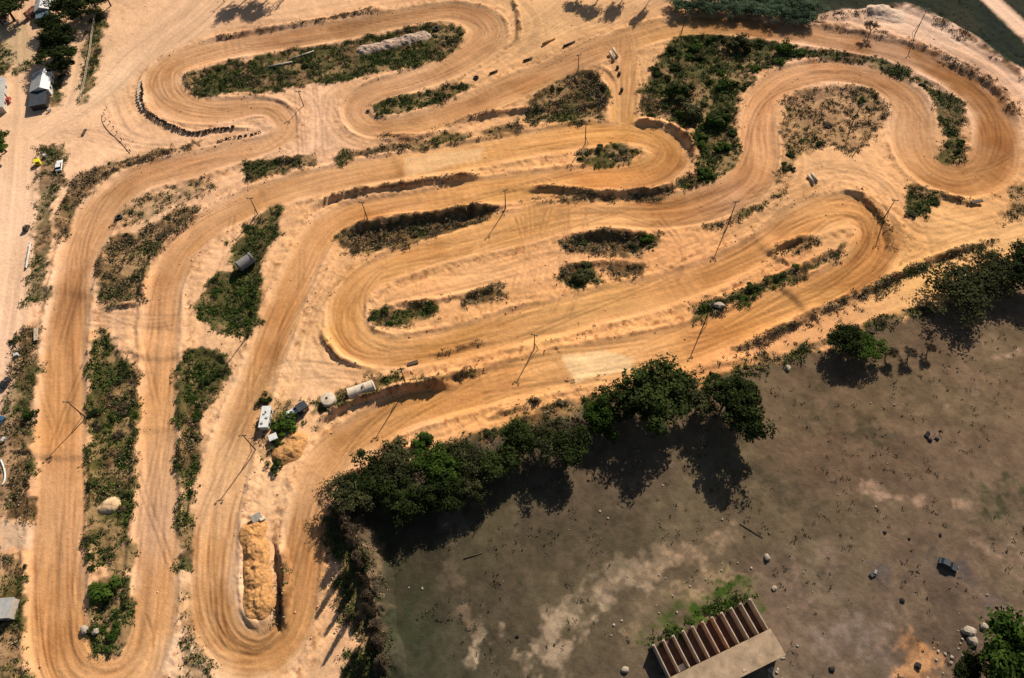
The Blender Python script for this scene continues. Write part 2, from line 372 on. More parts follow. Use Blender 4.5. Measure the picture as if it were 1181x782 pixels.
# lanes: worn down, ruts running along, pushed-out sand at the edges
v = np.where(TR_D < 23.5, np.abs(TR_U) / HW, 9.0)
lane = sstep(1.25, .95, v)
Z -= .28 * sstep(1.05, .7, v)
berm = np.exp(-((TR_D - HW - .6) / .8) ** 2) * (fbm(X, Y, 4, 2, 41))
Z += berm * .55 * (1 - field)
drift = (vn(TR_S / 30.0, TR_S * 0 + 3.3, 53) - .5) * 4.0 + (fbm(X, Y, 14.0, 2, 55) - .5) * 2.6
UD = TR_U + drift * sstep(1.3, .3, np.abs(TR_U) / HW)
rut = vn(UD / .75, TR_S / 40.0, 50) * .45 + vn(UD / 2.1, TR_S / 55.0, 51) * 1.15
rutm = sstep(1.5, .8, v) * sstep(.30, .75, fbm(X, Y, 22.0, 3, 52)) * 1.5
Z += (rut - .8) * .20 * rutm * (TR_D < 20)
# single ruts that follow the lane, most of them in the bends
RUTM = np.zeros((NY, NX)); _cand = np.nonzero((v < 1.35).ravel() & (TR_S < 4900).ravel())[0]
_cs = TR_S.ravel()[_cand]; _o = np.argsort(_cs); _cand = _cand[_o]; _cs = _cs[_o]; _cu = TR_U.ravel()[_cand]; _rf = RUTM.ravel()
_seg = np.diff(circ[:, :2], axis=0); _len = np.r_[0, np.cumsum(np.hypot(*_seg.T))]; _dir = np.unwrap(np.arctan2(_seg[:, 1], _seg[:, 0]))
def heading(sv): return np.interp(sv, _len[:-1], _dir)
sv = 0.0
while sv < _len[-1]:
    curv = heading(min(sv + 14, _len[-1])) - heading(max(sv - 14, 0)); bend = min(1.0, abs(curv) / .9)
    for q in range(RNG.poisson(.45 + 1.5 * bend)):
        Ls = RNG.uniform(14, 46) * (1 + .4 * (1 - bend)); u0 = RNG.uniform(-5.6, 5.6); du = RNG.normal(0, 2.4); bow = RNG.normal(0, .8); w = RNG.uniform(.28, .70); st = RNG.uniform(.35, 1.0) * (.5 + .5 * bend)
        a, b = np.searchsorted(_cs, [sv, sv + Ls]); t = (_cs[a:b] - sv) / Ls
        uu = u0 + du * (t - .5) + bow * np.sin(t * math.pi)
        m_ = np.exp(-((_cu[a:b] - uu) / w) ** 2) * np.sin(t * math.pi) ** .5 * st
        _rf[_cand[a:b]] = np.maximum(_rf[_cand[a:b]], m_)
    sv += 2.6
RUTM = _rf.reshape(NY, NX) * (.3 + 1.2 * fbm(X, Y, 5.0, 3, 58))
Z -= RUTM * .22
Z += np.sin(TR_S * 2 * math.pi / 2.6 + warp * 1.5) * .025 * sstep(.62, .75, fbm(X, Y, 26.0, 2, 77)) * sstep(1.0, .6, v)
rr = vn(RD_U / .9, RD_S / 60.0, 54)
Z += (rr - .5) * .12 * road
# wheel tracks wandering over the open sand
wheel = np.zeros((NY, NX))
WHEEL = [([(470,300),(560,292),(640,270),(720,262)],7,5),([(600,250),(606,300),(596,350)],10,6),([(660,240),(664,300),(640,360)],10,5),([(820,262),(900,232),(960,200)],8,5),([(1040,225),(1010,300),(900,372)],8,5),([(560,470),(680,445),(800,425)],6,5),([(330,440),(345,380),(380,320)],5,4),([(260,250),(250,300),(225,370)],4,1),([(110,360),(150,365),(200,362)],6,4),([(560,60),(620,30),(660,0)],10,6),([(610,130),(650,90),(700,70)],4,3),
 ([(600,70),(650,45),(700,20),(760,-10)],9,5),([(605,110),(660,85),(720,62),(790,50)],6,4),([(640,240),(636,280),(625,350)],12,8),([(560,345),(620,325),(700,300),(800,270)],10,6),
 ([(200,10),(150,70),(90,125),(40,160)],8,6),([(60,150),(110,146),(160,160),(230,162)],6,5),([(440,330),(520,312),(600,290),(660,262)],9,6),([(745,262),(770,290),(760,320)],14,7),
 ([(880,235),(960,205),(1010,215),(1040,260),(1080,275),(1180,258)],10,7),([(1040,300),(1100,280),(1180,262)],6,5),([(300,440),(360,430),(440,432)],8,4),
 ([(350,60),(352,130),(355,175)],4,3),([(372,110),(368,140),(370,180)],2,2),([(725,40),(724,90),(726,140)],5,5),([(960,30),(1040,22),(1110,60),(1170,110)],5,6),([(950,35),(1060,42),(1130,80)],3,3)]
for pl, spread, n in WHEEL:
    P0 = catmull(wpts(pl), False, 2.0)
    d = np.gradient(P0, axis=0); nn = np.stack([-d[:, 1], d[:, 0]], 1); nn /= np.linalg.norm(nn, axis=1)[:, None] + 1e-9
    for q in range(n):
        o = RNG.normal(0, spread * .45); ph = RNG.random() * 9; amp = RNG.random() * 2.0
        for g in (-.8, .8):
            off = o + g + amp * np.sin(np.linspace(0, 3 + RNG.random() * 3, len(P0)) + ph)
            l = Local(P0 + nn * off[:, None], 1.5)
            if l.bx is not None: wheel[l.bx] = np.maximum(wheel[l.bx], np.where(l.D < 1.5, np.exp(-(l.D / .42) ** 2), 0) * (.4 + .6 * RNG.random()))
for q in range(110):     # tyre marks that cut across lanes and verges
    k0 = RNG.integers(0, len(circ) - 40); n_ = int(RNG.integers(16, 38)); C0 = circ[k0:k0 + n_, :2]
    d = np.gradient(C0, axis=0); nn = np.stack([-d[:, 1], d[:, 0]], 1); nn /= np.linalg.norm(nn, axis=1)[:, None] + 1e-9
    a0, a1 = RNG.uniform(-9, 9, 2); off = np.linspace(a0, a1, n_) + RNG.normal(0, 1.5) * np.sin(np.linspace(0, math.pi, n_)); st = RNG.uniform(.35, .9)
    for g in (-.75, .75):
        l = Local(C0 + nn * (off + g)[:, None], 1.5)
        if l.bx is not None: wheel[l.bx] = np.maximum(wheel[l.bx], np.where(l.D < 1.5, np.exp(-(l.D / .36) ** 2), 0) * st * sstep(0, 12, l.S) * sstep(0, 12, l.length - l.S))
wheel *= (1 - field) * (1 - veg * .8)
Z -= wheel * .16
Z[:, :] = np.where(far, Z * .5, Z)

# ------------------------------------------------------------------ soil colours (what the earth itself is)
def idw(anch, p=2.6, soft=8.0):
    P = np.array([at(a[0], a[1]) for a in anch]); C = np.array([alb(a[2]) for a in anch])
    ii = np.unique(np.concatenate([np.arange(0, NY, 6), [NY - 1]])); jj = np.unique(np.concatenate([np.arange(0, NX, 6), [NX - 1]]))
    gx = X[np.ix_(ii, jj)]; gy = Y[np.ix_(ii, jj)]
    num = np.zeros(gx.shape + (3,)); den = np.zeros(gx.shape)
    for q, c in zip(P, C):
        w = 1.0 / (soft ** 2 + (gx - q[0]) ** 2 + (gy - q[1]) ** 2) ** (p / 2)
        num += w[..., None] * c; den += w
    g = num / den[..., None]
    out = np.empty((NY, NX, 3))
    for ch in range(3):
        t = np.empty((len(ii), NX))
        for a in range(len(ii)): t[a] = np.interp(np.arange(NX), jj, g[a, :, ch])
        pos = np.interp(np.arange(NY), ii, np.arange(len(ii))); i0 = np.minimum(pos.astype(int), len(ii) - 2); f = (pos - i0)[:, None]
        out[..., ch] = t[i0] * (1 - f) + t[i0 + 1] * f
    return out
T_AN = [(70,500,(217,157,100)),(70,720,(215,160,105)),(180,600,(220,172,135)),(182,450,(217,157,103)),(190,330,(205,150,100)),(85,300,(207,152,106)),(220,190,(207,152,106)),(190,100,(212,157,107)),
 (300,48,(208,152,106)),(450,22,(194,143,98)),(560,35,(208,153,107)),(480,92,(210,160,118)),(420,140,(207,152,102)),(560,115,(207,152,102)),(660,68,(210,155,107)),(780,30,(197,141,80)),
 (950,45,(170,113,62)),(1100,90,(160,106,58)),(1145,170,(164,108,58)),(1100,210,(190,130,74)),(1050,140,(218,167,122)),(950,82,(209,153,107)),(878,150,(213,157,112)),(840,225,(208,157,117)),
 (700,243,(228,172,115)),(540,275,(228,167,105)),(390,360,(218,158,90)),(500,400,(218,157,88)),(700,350,(232,172,105)),(850,300,(222,162,100)),(985,260,(218,157,95)),(960,330,(212,152,88)),
 (850,375,(208,143,78)),(700,415,(240,180,118)),(520,455,(218,152,85)),(400,510,(213,153,95)),(350,620,(218,157,100)),(290,755,(217,162,105)),(245,650,(223,167,110)),(265,520,(227,177,125)),
 (320,370,(222,162,105)),(420,240,(207,147,85)),(560,222,(217,157,88)),(700,207,(224,150,80)),(768,175,(217,157,88)),(700,155,(218,157,88)),(540,178,(223,167,100)),(400,203,(218,162,105))]
S_AN = [(100,250,(228,187,147)),(20,250,(247,203,166)),(8,400,(247,203,166)),(200,30,(227,182,142)),(130,100,(232,192,152)),(140,140,(236,188,147)),(350,150,(227,182,147)),(600,40,(222,176,126)),(620,80,(217,167,117)),
 (720,90,(218,168,118)),(1040,22,(238,200,172)),(1000,22,(236,196,166)),(1090,45,(238,200,170)),(1150,75,(240,196,164)),(980,220,(232,182,131)),(1120,260,(236,182,121)),(640,290,(236,178,126)),(540,320,(236,180,126)),(430,430,(236,187,140)),
 (330,420,(237,192,147)),(300,560,(237,192,147)),(390,650,(232,182,137)),(225,720,(237,202,168)),(110,600,(227,172,126)),(1060,310,(236,182,115)),(900,240,(227,177,126)),(760,300,(232,168,114)),(560,430,(228,162,106)),(680,395,(232,168,110)),(900,320,(228,162,108)),(500,330,(230,170,116)),(800,430,(228,160,100)),(1000,235,(230,172,122)),(640,250,(230,168,114)),(600,480,(232,172,110))]
ctr = idw(T_AN) * np.array([1.11, 1.12, 1.14]); csa = idw(S_AN) * np.array([1.13, 1.09, 1.06])
n1 = fbm(X, Y, 9.0, 4, 60)[..., None]; n2 = fbm(X, Y, 2.2, 3, 61)[..., None]; n3 = fbm(X, Y, 24.0, 3, 62)[..., None]
soil = csa * (.90 + .26 * (n2 - .5) + .34 * (n1 - .5) + .10) * (1 + .24 * ((vn((TR_U + warp) / 1.4, TR_S / 30.0, 57)[..., None] - .5) * (TR_D < 22)[..., None]))
tw = sstep(1.4, .45, v + (fbm(X, Y, 9, 5, 63) - .5) * 1.1)[..., None] * (.62 + .38 * sstep(.35, .58, fbm(X, Y, 26.0, 4, 78)))[..., None] * (TR_D < 24)[..., None]
rutc = (vn(UD / .8, TR_S / 40.0, 64) * .40 * sstep(.3, .7, fbm(X, Y, 20.0, 2, 56)) * 1.4 + vn(UD / 3.2, TR_S / 70.0, 65) * 1.1 + vn(UD / .5, TR_S / 16.0, 66) * .25)[..., None] / 1.75
tcol = ctr * (.86 + .62 * (rutc - .5) + .14 * (n2 - .5) + .3 * (n3 - .5) + .12)
tcol = tcol * (1 - RUTM[..., None] * np.array([.36, .46, .54]))
damp = sstep(.48, .68, fbm(X, Y, 22.0, 3, 67))[..., None] * sstep(.95, .5, v)[..., None]
tcol = tcol * (1 - damp * np.array([.16, .22, .28]))
near_ = (sstep(3.2, 1.0, v) * (TR_D < 24) * .5 * fbm(X, Y, 10., 3, 59) * 1.5)[..., None]
soil = soil * (1 - near_) + ctr * 1.04 * (soil / csa) * near_
soil = soil * (1 - tw) + tcol * (1 - .16 * wheel[..., None]) * tw
pale_edge = (np.exp(-((TR_D - HW - .3) / 1.2) ** 2) * sstep(.35, .65, fbm(X, Y, 6, 2, 68)))[..., None] * (TR_D < 24)[..., None]
soil = soil * (1 - .5 * pale_edge) + (csa * np.array([1.03, 1.06, 1.12])) * .5 * pale_edge
soil *= 1 - (wheel * .22)[..., None]
spk = (sstep(.62, .74, fbm(X, Y, 1.5, 3, 75)) * np.clip(bank_ * .9 + .25 * sstep(.5, .7, fbm(X, Y, 12., 3, 76)), 0, 1) * sstep(.95, 1.1, v))[..., None]
soil = soil * (1 - spk * np.array([.36, .44, .50]))
# banks of fresh earth are browner, painted darker still to deepen their shade
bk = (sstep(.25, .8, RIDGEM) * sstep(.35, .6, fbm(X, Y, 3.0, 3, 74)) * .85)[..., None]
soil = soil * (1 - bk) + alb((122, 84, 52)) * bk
rc = (csa * np.array([1.03, 1.05, 1.08])) * (.93 + .30 * (vn(RD_U / 1.3, RD_S / 70., 69)[..., None] - .5) + .2 * (n1 - .5))
soil = soil * (1 - road[..., None] * .8) + rc * road[..., None] * .8
# weedy soil
dry = np.array(alb((122, 94, 58))); br = np.array(alb((70, 56, 32))); gr = np.array(alb((52, 66, 22)))
w1 = sstep(.35, .65, fbm(X, Y, 3.0, 4, 70))[..., None]
vc = dry * (1 - w1) + br * w1
gm = (sstep(.34, .54, fbm(X, Y, 9.0, 3, 71) + (vgreen - .5) * .75))[..., None]
vc = vc * (1 - gm * .9) + gr * (.7 + .6 * n2) * gm * .9
patch = (sstep(.57, .63, fbm(X, Y, 6.0, 4, 72)) * (.75 - .45 * vgreen))[..., None]
vc = vc * (1 - patch) + alb((190, 150, 105)) * patch
vmx = (sstep(.15, .7, veg * 1.15 + (fbm(X, Y, 2.0, 3, 73) - .5) * .7) * np.clip(veg * 1.2, 0, 1))[..., None]
soil = soil * (1 - vmx * .92) + vc * vmx * .92
# waste field
f1 = fbm(X, Y, 16.0, 4, 80)[..., None]; f2 = fbm(X, Y, 3.0, 4, 81)[..., None]; f3 = fbm(X, Y, 40.0, 3, 82)[..., None]
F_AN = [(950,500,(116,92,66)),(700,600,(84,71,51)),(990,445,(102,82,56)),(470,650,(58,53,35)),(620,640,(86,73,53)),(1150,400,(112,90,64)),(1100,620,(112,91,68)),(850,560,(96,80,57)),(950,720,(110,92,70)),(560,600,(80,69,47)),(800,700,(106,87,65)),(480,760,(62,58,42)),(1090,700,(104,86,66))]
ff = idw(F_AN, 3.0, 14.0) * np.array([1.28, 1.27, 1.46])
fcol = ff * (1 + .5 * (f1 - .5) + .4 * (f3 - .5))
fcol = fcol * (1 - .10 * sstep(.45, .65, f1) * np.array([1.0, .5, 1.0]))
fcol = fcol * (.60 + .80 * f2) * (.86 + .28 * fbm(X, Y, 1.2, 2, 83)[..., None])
STROKES = [ # polyline px, width m, colour, strength
 ([(610,745),(640,728),(668,705),(700,690)],9,(176,150,122),.8),([(690,695),(720,670),(760,652)],7,(178,152,124),.85),([(752,655),(790,638),(838,616)],5,(172,142,112),.9),
 ([(604,760),(630,750)],12,(178,152,124),.8),([(545,735),(546,770)],5,(196,170,138),.95),([(536,700),(545,735)],3,(150,120,96),.7),([(520,600),(522,660),(530,700)],6,(124,104,84),.7),
 ([(800,690),(835,672),(860,665)],8,(186,154,118),.8),([(730,735),(735,700)],6,(170,140,110),.6),([(1003,556),(1012,568),(1030,575),(1055,577)],3,(186,150,124),.8),
 ([(1100,582),(1122,580)],3,(180,146,120),.8),([(1150,412),(1178,408)],2.5,(200,158,132),.8),([(1045,482),(1080,462),(1125,448)],2.2,(150,122,100),.8),([(1090,470),(1130,452)],1.5,(156,128,104),.8),
 ([(1020,468),(1045,458)],4,(140,112,92),.6),([(925,680),(960,690)],12,(150,124,106),.6),([(970,740),(1000,735),(985,780)],14,(150,128,114),.7),([(1055,745),(1062,770)],7,(206,140,84),.95),
 ([(1060,772),(1075,780)],8,(200,150,105),.8),([(1150,640),(1175,650),(1190,668)],9,(166,134,110),.7),([(1160,625),(1150,632)],4,(176,146,122),.8),([(960,640),(985,655)],7,(140,116,100),.6),
 ([(880,670),(900,690),(915,760)],9,(140,116,96),.6),([(1055,700),(1058,720)],9,(146,122,96),.6),([(890,770),(940,780)],9,(136,118,98),.6),([(1145,735),(1165,720),(1185,725)],6,(150,122,98),.6),
 ([(450,620),(470,680),(470,770)],16,(58,62,38),.45),([(450,700),(500,760)],15,(54,62,40),.45),([(1140,570),(1180,565),(1190,585)],13,(62,66,42),.8),([(640,640),(680,620),(720,600)],14,(70,66,44),.5),
 ([(940,470),(990,480)],10,(82,72,52),.5),([(800,530),(860,560)],12,(86,74,54),.5),([(900,560),(930,590)],10,(66,66,46),.5),([(1000,500),(1020,500)],7,(66,64,46),.6),([(660,560),(770,545)],8,(120,98,76),.5),
 ([(830,510),(840,490)],8,(104,84,54),.6),([(410,600),(425,640),(436,700)],5,(150,118,90),.6),([(1060,498),(1085,505)],6,(150,120,100),.6),([(870,400),(930,430)],7,(84,74,48),.5),
 ([(1085,650),(1100,658)],6,(60,60,66),.45),([(1000,660),(1010,665)],4,(70,68,68),.6),([(1120,670),(1140,690)],5,(92,84,84),.5),([(750,735),(800,710),(860,680)],8,(66,84,30),1.0)]
_e1 = (fbm(X, Y, 8.0, 5, 90) - .5) * 3.6 + (fbm(X, Y, 2.4, 4, 91) - .5) * 3.6 + .15
_e2 = fbm(X, Y, 2.0, 4, 92)
def stroke(base, pl, w, c, a):
    P = catmull(wpts(pl), False, 2.0) if len(pl) > 2 else np.array(wpts(pl))
    l = Local(P, w * 2.0); bx = l.bx
    if bx is None: return base
    e = l.D / (w * .5) + _e1[bx]
    m = (sstep(1.35, .1, e) * sstep(w * 2.0, w * 1.2, l.D) * a * (.35 + .65 * sstep(.38, .6, _e2[bx])))[..., None]
    base[bx] = base[bx] * (1 - m) + np.array(alb(c)) * (.7 + .6 * f2[bx]) * m
    return base
for s_ in STROKES: fcol = stroke(fcol, *s_)
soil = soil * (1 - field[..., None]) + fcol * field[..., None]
mcol = np.array(alb((30, 38, 20))) * (.7 + .8 * f2) ; mcol = mcol * (1 - .5 * sstep(.5, .7, f1)) + np.array(alb((62, 56, 42))) * .5 * sstep(.5, .7, f1)
soil = soil * (1 - meadow[..., None]) + mcol * meadow[..., None]
# plain patches of other ground
SPOTS = [([(648,412),(690,404),(735,410),(730,424),(665,440)],(252,210,156),.85),([(463,181),(520,172),(560,168),(555,182),(470,203)],(240,190,136),.85),
         ([(0,598),(38,606),(38,636),(0,632)],(222,184,148),.9),([(0,30),(30,25),(42,60),(30,75),(0,70)],(205,172,130),.8)]
for poly, c, a in SPOTS:
    bx, sd = polysdf(poly, 4.0); m = (sstep(-.8, .8, sd + wob[bx] * .4) * a * (1 - field[bx]))[..., None]
    soil[bx] = soil[bx] * (1 - m) + np.array(alb(c)) * (.9 + .2 * n2[bx]) * m
soil = np.clip(soil, .008, .9)

def gz(x, y):
    i = int(np.clip(np.searchsorted(ys, y) - 1, 0, NY - 2)); fy = (y - ys[i]) / (ys[i + 1] - ys[i])
    out = []
    for q in (i, i + 1):
        s = x / WY[q]; j = int(np.clip(np.searchsorted(sx, s) - 1, 0, NX - 2)); fx = (s - sx[j]) / (sx[j + 1] - sx[j])
        out.append(Z[q, j] * (1 - fx) + Z[q, j + 1] * fx)
    return out[0] * (1 - fy) + out[1] * fy
def gzv(x, y):
    i = np.clip(np.searchsorted(ys, y) - 1, 0, NY - 2); fy = (y - ys[i]) / (ys[i + 1] - ys[i])
    o = []
    for q in (i, i + 1):
        s = x / WY[q]; j = np.clip(np.searchsorted(sx, s) - 1, 0, NX - 2); fx = (s - sx[j]) / (sx[j + 1] - sx[j])
        o.append(Z[q, j] * (1 - fx) + Z[q, j + 1] * fx)
    return o[0] * (1 - fy) + o[1] * fy
def gidx(x, y):
    i = np.clip(np.searchsorted(ys, y), 0, NY - 1); j = np.clip(np.searchsorted(sx, x / WY[i]), 0, NX - 1); return i, j

# ------------------------------------------------------------------ materials
def nodes(name):
    m = bpy.data.materials.new(name); m.use_nodes = True; nt = m.node_tree
    return m, nt, nt.nodes['Principled BSDF']
def N(nt, t, **kw):
    n = nt.nodes.new(t)
    for k, v_ in kw.items(): setattr(n, k, v_)
    return n
def setin(n, **kw):
    for k, v_ in kw.items(): n.inputs[k.replace('_', ' ')].default_value = v_
def ramp(nt, src, a, b, lo=0.0, hi=1.0):
    r = N(nt, 'ShaderNodeMapRange'); r.inputs[1].default_value = a; r.inputs[2].default_value = b; r.inputs[3].default_value = lo; r.inputs[4].default_value = hi
    nt.links.new(src, r.inputs[0]); return r.outputs[0]
def mulcol(nt, col, fac):
    m = N(nt, 'ShaderNodeVectorMath', operation='SCALE'); nt.links.new(col, m.inputs[0]); nt.links.new(fac, m.inputs['Scale']); return m.outputs[0]
def noise(nt, vec, scale, detail=4.0, rough=.55):
    n = N(nt, 'ShaderNodeTexNoise'); setin(n, Scale=scale, Detail=detail, Roughness=rough)
    if vec is not None: nt.links.new(vec, n.inputs['Vector'])
    return n.outputs['Fac']

def earth_material():
    m, nt, p = nodes('earth'); L = nt.links
    a = N(nt, 'ShaderNodeAttribute'); a.attribute_name = 'soil'
    t = N(nt, 'ShaderNodeAttribute'); t.attribute_name = 'lane'
    geo = N(nt, 'ShaderNodeNewGeometry'); pos = geo.outputs['Position']
    nA = noise(nt, pos, .9, 6, .62); nB = noise(nt, pos, 2.6, 5, .6)
    sep = N(nt, 'ShaderNodeSeparateXYZ'); L.new(t.outputs['Vector'], sep.inputs[0])
    mp = N(nt, 'ShaderNodeMapping'); mp.inputs['Scale'].default_value = (1.3, .03, 1); 
    cb = N(nt, 'ShaderNodeCombineXYZ'); L.new(sep.outputs[0], cb.inputs[0]); L.new(sep.outputs[1], cb.inputs[1]); L.new(cb.outputs[0], mp.inputs[0])
    nR = noise(nt, mp.outputs[0], 1.0, 3, .6)
    f1 = ramp(nt, nA, .3, .7, .89, 1.11); f2 = ramp(nt, nB, .3, .7, .91, 1.09)
    fr = ramp(nt, nR, .3, .7, -.09, .09)
    mr = N(nt, 'ShaderNodeMath', operation='MULTIPLY_ADD'); L.new(fr, mr.inputs[0]); L.new(sep.outputs[2], mr.inputs[1]); mr.inputs[2].default_value = 1.0
    c = mulcol(nt, a.outputs['Vector'], f1); c = mulcol(nt, c, f2); c = mulcol(nt, c, mr.outputs[0])
    L.new(c, p.inputs['Base Color'])
    p.inputs['Roughness'].default_value = .97; p.inputs['Specular IOR Level'].default_value = .08
    b1 = N(nt, 'ShaderNodeBump'); setin(b1, Strength=.35, Distance=.35); L.new(nA, b1.inputs['Height'])
    b2 = N(nt, 'ShaderNodeBump'); setin(b2, Strength=.5, Distance=.14); L.new(nB, b2.inputs['Height']); L.new(b1.outputs[0], b2.inputs['Normal'])
    L.new(b2.outputs[0], p.inputs['Normal'])
    return m
EARTH = earth_material()

def leaf_material(name, c1, c2, objvar=.35):
    m, nt, p = nodes(name); L = nt.links
    t = N(nt, 'ShaderNodeAttribute'); t.attribute_name = 'tint'
    geo = N(nt, 'ShaderNodeNewGeometry'); oi = N(nt, 'ShaderNodeObjectInfo')
    nz = noise(nt, geo.outputs['Position'], .45, 3)
    ad = N(nt, 'ShaderNodeMath', operation='ADD'); L.new(ramp(nt, nz, .3, .7, -.35, .35), ad.inputs[0]); L.new(t.outputs['Fac'], ad.inputs[1])
    ad2 = N(nt, 'ShaderNodeMath', operation='ADD'); L.new(ad.outputs[0], ad2.inputs[0]); L.new(ramp(nt, oi.outputs['Random'], 0, 1, -objvar, objvar), ad2.inputs[1]); ad2.use_clamp = True
    mx = N(nt, 'ShaderNodeMix', data_type='RGBA'); L.new(ad2.outputs[0], mx.inputs['Factor'])
    mx.inputs['A'].default_value = (*c1, 1); mx.inputs['B'].default_value = (*c2, 1)
    L.new(mx.outputs['Result'], p.inputs['Base Color']); p.inputs['Roughness'].default_value = .95; p.inputs['Specular IOR Level'].default_value = .03
    return m
def tint_material(name):
    m, nt, p = nodes(name); L = nt.links
    t = N(nt, 'ShaderNodeAttribute'); t.attribute_name = 'tintcol'
    geo = N(nt, 'ShaderNodeNewGeometry'); nz = noise(nt, geo.outputs['Position'], 1.2, 3)
    L.new(mulcol(nt, t.outputs['Vector'], ramp(nt, nz, .3, .7, .7, 1.3)), p.inputs['Base Color']); p.inputs['Roughness'].default_value = .85; p.inputs['Specular IOR Level'].default_value = .1
    return m
def plain(name, c, rough=.8, var=.25, scale=1.5, spec=.3, metal=0.0, bump=.0):
    m, nt, p = nodes(name); L = nt.links
    tc = N(nt, 'ShaderNodeTexCoord'); nz = noise(nt, tc.outputs['Object'], scale, 5, .65)
    rgb = N(nt, 'ShaderNodeRGB'); rgb.outputs[0].default_value = (*c, 1)
    L.new(mulcol(nt, rgb.outputs[0], ramp(nt, nz, .3, .7, 1 - var, 1 + var)), p.inputs['Base Color'])
    p.inputs['Roughness'].default_value = rough; p.inputs['Specular IOR Level'].default_value = spec; p.inputs['Metallic'].default_value = metal
    if bump:
        b = N(nt, 'ShaderNodeBump'); setin(b, Strength=.6, Distance=bump); L.new(nz, b.inputs['Height']); L.new(b.outputs[0], p.inputs['Normal'])
    return m
M = dict(
 bark=plain('bark', (.09, .065, .045), .9), drybark=plain('dry_bark', (.13, .10, .075), .9), wood=plain('wood', (.075, .05, .032), .85), palewood=plain('pale_wood', (.42, .33, .22), .8),
 rubber=plain('rubber', (.025, .022, .02), .85), white=plain('white_sheet', (.62, .60, .56), .5, .14, .8), offwhite=plain('weathered_white', (.52, .47, .40), .7, .3, 1.2),
 greyroof=plain('grey_roof', (.36, .34, .31), .6, .2, .8), darkroof=plain('dark_roof', (.045, .048, .055), .6, .3, .7), blueroof=plain('blue_grey_roof', (.10, .14, .17), .6, .25, .7), redroof=plain('rusty_roof', (.20, .07, .04), .8, .3),
 plaster=plain('plaster', (.45, .38, .30), .9, .2), brick=plain('brick', (.30, .15, .10), .9, .3), concrete=plain('concrete', (.40, .34, .27), .9, .25, 1.0, bump=.05), palecon=plain('pale_concrete', (.50, .40, .30), .9, .25, 1.2),
 slab=plain('roof_slab', (.32, .22, .135), .95, .32, .45), wallpale=plain('lime_wall', (.40, .30, .215), .9, .3, .8), wallred=plain('brick_wall', (.42, .27, .18), .9, .3, .8), dirtfloor=plain('stall_floor', (.115, .060, .046), .95, .35, .9),
 yellow=plain('yellow_paint', (.72, .58, .02), .5, .1), red=plain('red_paint', (.38, .03, .02), .4, .1), blue=plain('blue_paint', (.03, .09, .16), .35, .1), carwhite=plain('white_paint', (.70, .68, .64), .35, .06),
 cardark=plain('dark_paint', (.03, .025, .028), .35, .1), glass=plain('dark_glass', (.015, .018, .022), .12, .1, spec=.6), steel=plain('steel', (.28, .26, .24), .5, .2, metal=.5), tank=plain('tank_beige', (.58, .46, .33), .6, .25, .6),
 lamp=plain('lamp_housing', (.16, .13, .11), .6), stone=plain('stone', (.34, .27, .20), .9, .2, 2.0), darkstone=plain('charred', (.025, .02, .02), .95), pinkrubble=plain('pink_rubble', (.44, .30, .215), .95, .45, 1.8, bump=.5),
 heap=plain('orange_soil', (.50, .25, .092), .97, .35, 1.6, spec=.05, bump=.6), sandheap=plain('pale_sand', (.56, .36, .20), .97, .2, .8, spec=.05, bump=.2), palespoil=plain('pale_spoil', (.60, .42, .30), .97, .2, .8, spec=.05, bump=.2), pipe=plain('grey_pipe', (.20, .185, .17), .8, .25),
 leaf=leaf_material('leaf_dark', (.009, .014, .004), (.036, .049, .012)), leafg=leaf_material('leaf_green', (.012, .024, .004), (.048, .078, .012)), leafo=leaf_material('leaf_olive', (.016, .018, .006), (.060, .060, .024)),
 leafd=leaf_material('leaf_dry', (.03, .022, .013), (.13, .092, .055)), leafb=leaf_material('needle_blue', (.022, .040, .018), (.10, .14, .075)), twig=plain('twig', (.075, .055, .045), .9),
 weed=tint_material('weeds'), clod=tint_material('clods'))

# ------------------------------------------------------------------ terrain objects
def tag(o, label=None, cat=None, group=None, kind=None):
    if label: o['label'] = label
    if cat: o['category'] = cat
    if group: o['group'] = group
    if kind: o['kind'] = kind
    return o
dzx = np.gradient(Z, axis=1) / np.gradient(X, axis=1)
dzy = (np.gradient(Z, axis=0) / np.gradient(Y, axis=0))
NRM = np.stack([-dzx, -(dzy - dzx * (np.gradient(X, axis=0) / np.gradient(Y, axis=0))), np.ones_like(Z)], -1); NRM /= np.linalg.norm(NRM, axis=-1)[..., None]
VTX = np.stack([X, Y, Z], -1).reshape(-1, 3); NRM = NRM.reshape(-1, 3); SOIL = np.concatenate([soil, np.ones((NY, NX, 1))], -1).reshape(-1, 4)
lm = (sstep(1.35, .8, v) * (TR_D < 24) * (1 - vmx[..., 0] * .8)); 
lu = np.where(road > .5, RD_U * .5, TR_U); ls = np.where(road > .5, RD_S, TR_S); lmm = np.maximum(lm, road * .7)
LANE = np.stack([lu, ls, lmm], -1).reshape(-1, 3)
ii, jj = np.meshgrid(np.arange(NY - 1), np.arange(NX - 1), indexing='ij')
q0 = (ii * NX + jj).ravel(); QUADS = np.stack([q0, q0 + 1, q0 + NX + 1, q0 + NX], 1)
cls = np.zeros((NY, NX), np.int8)
cls[field > .5] = 3; cls[meadow > .5] = 4; cls[(road > .5)] = 2; cls[track > .5] = 1
fc_ = cls[:-1, :-1].ravel()
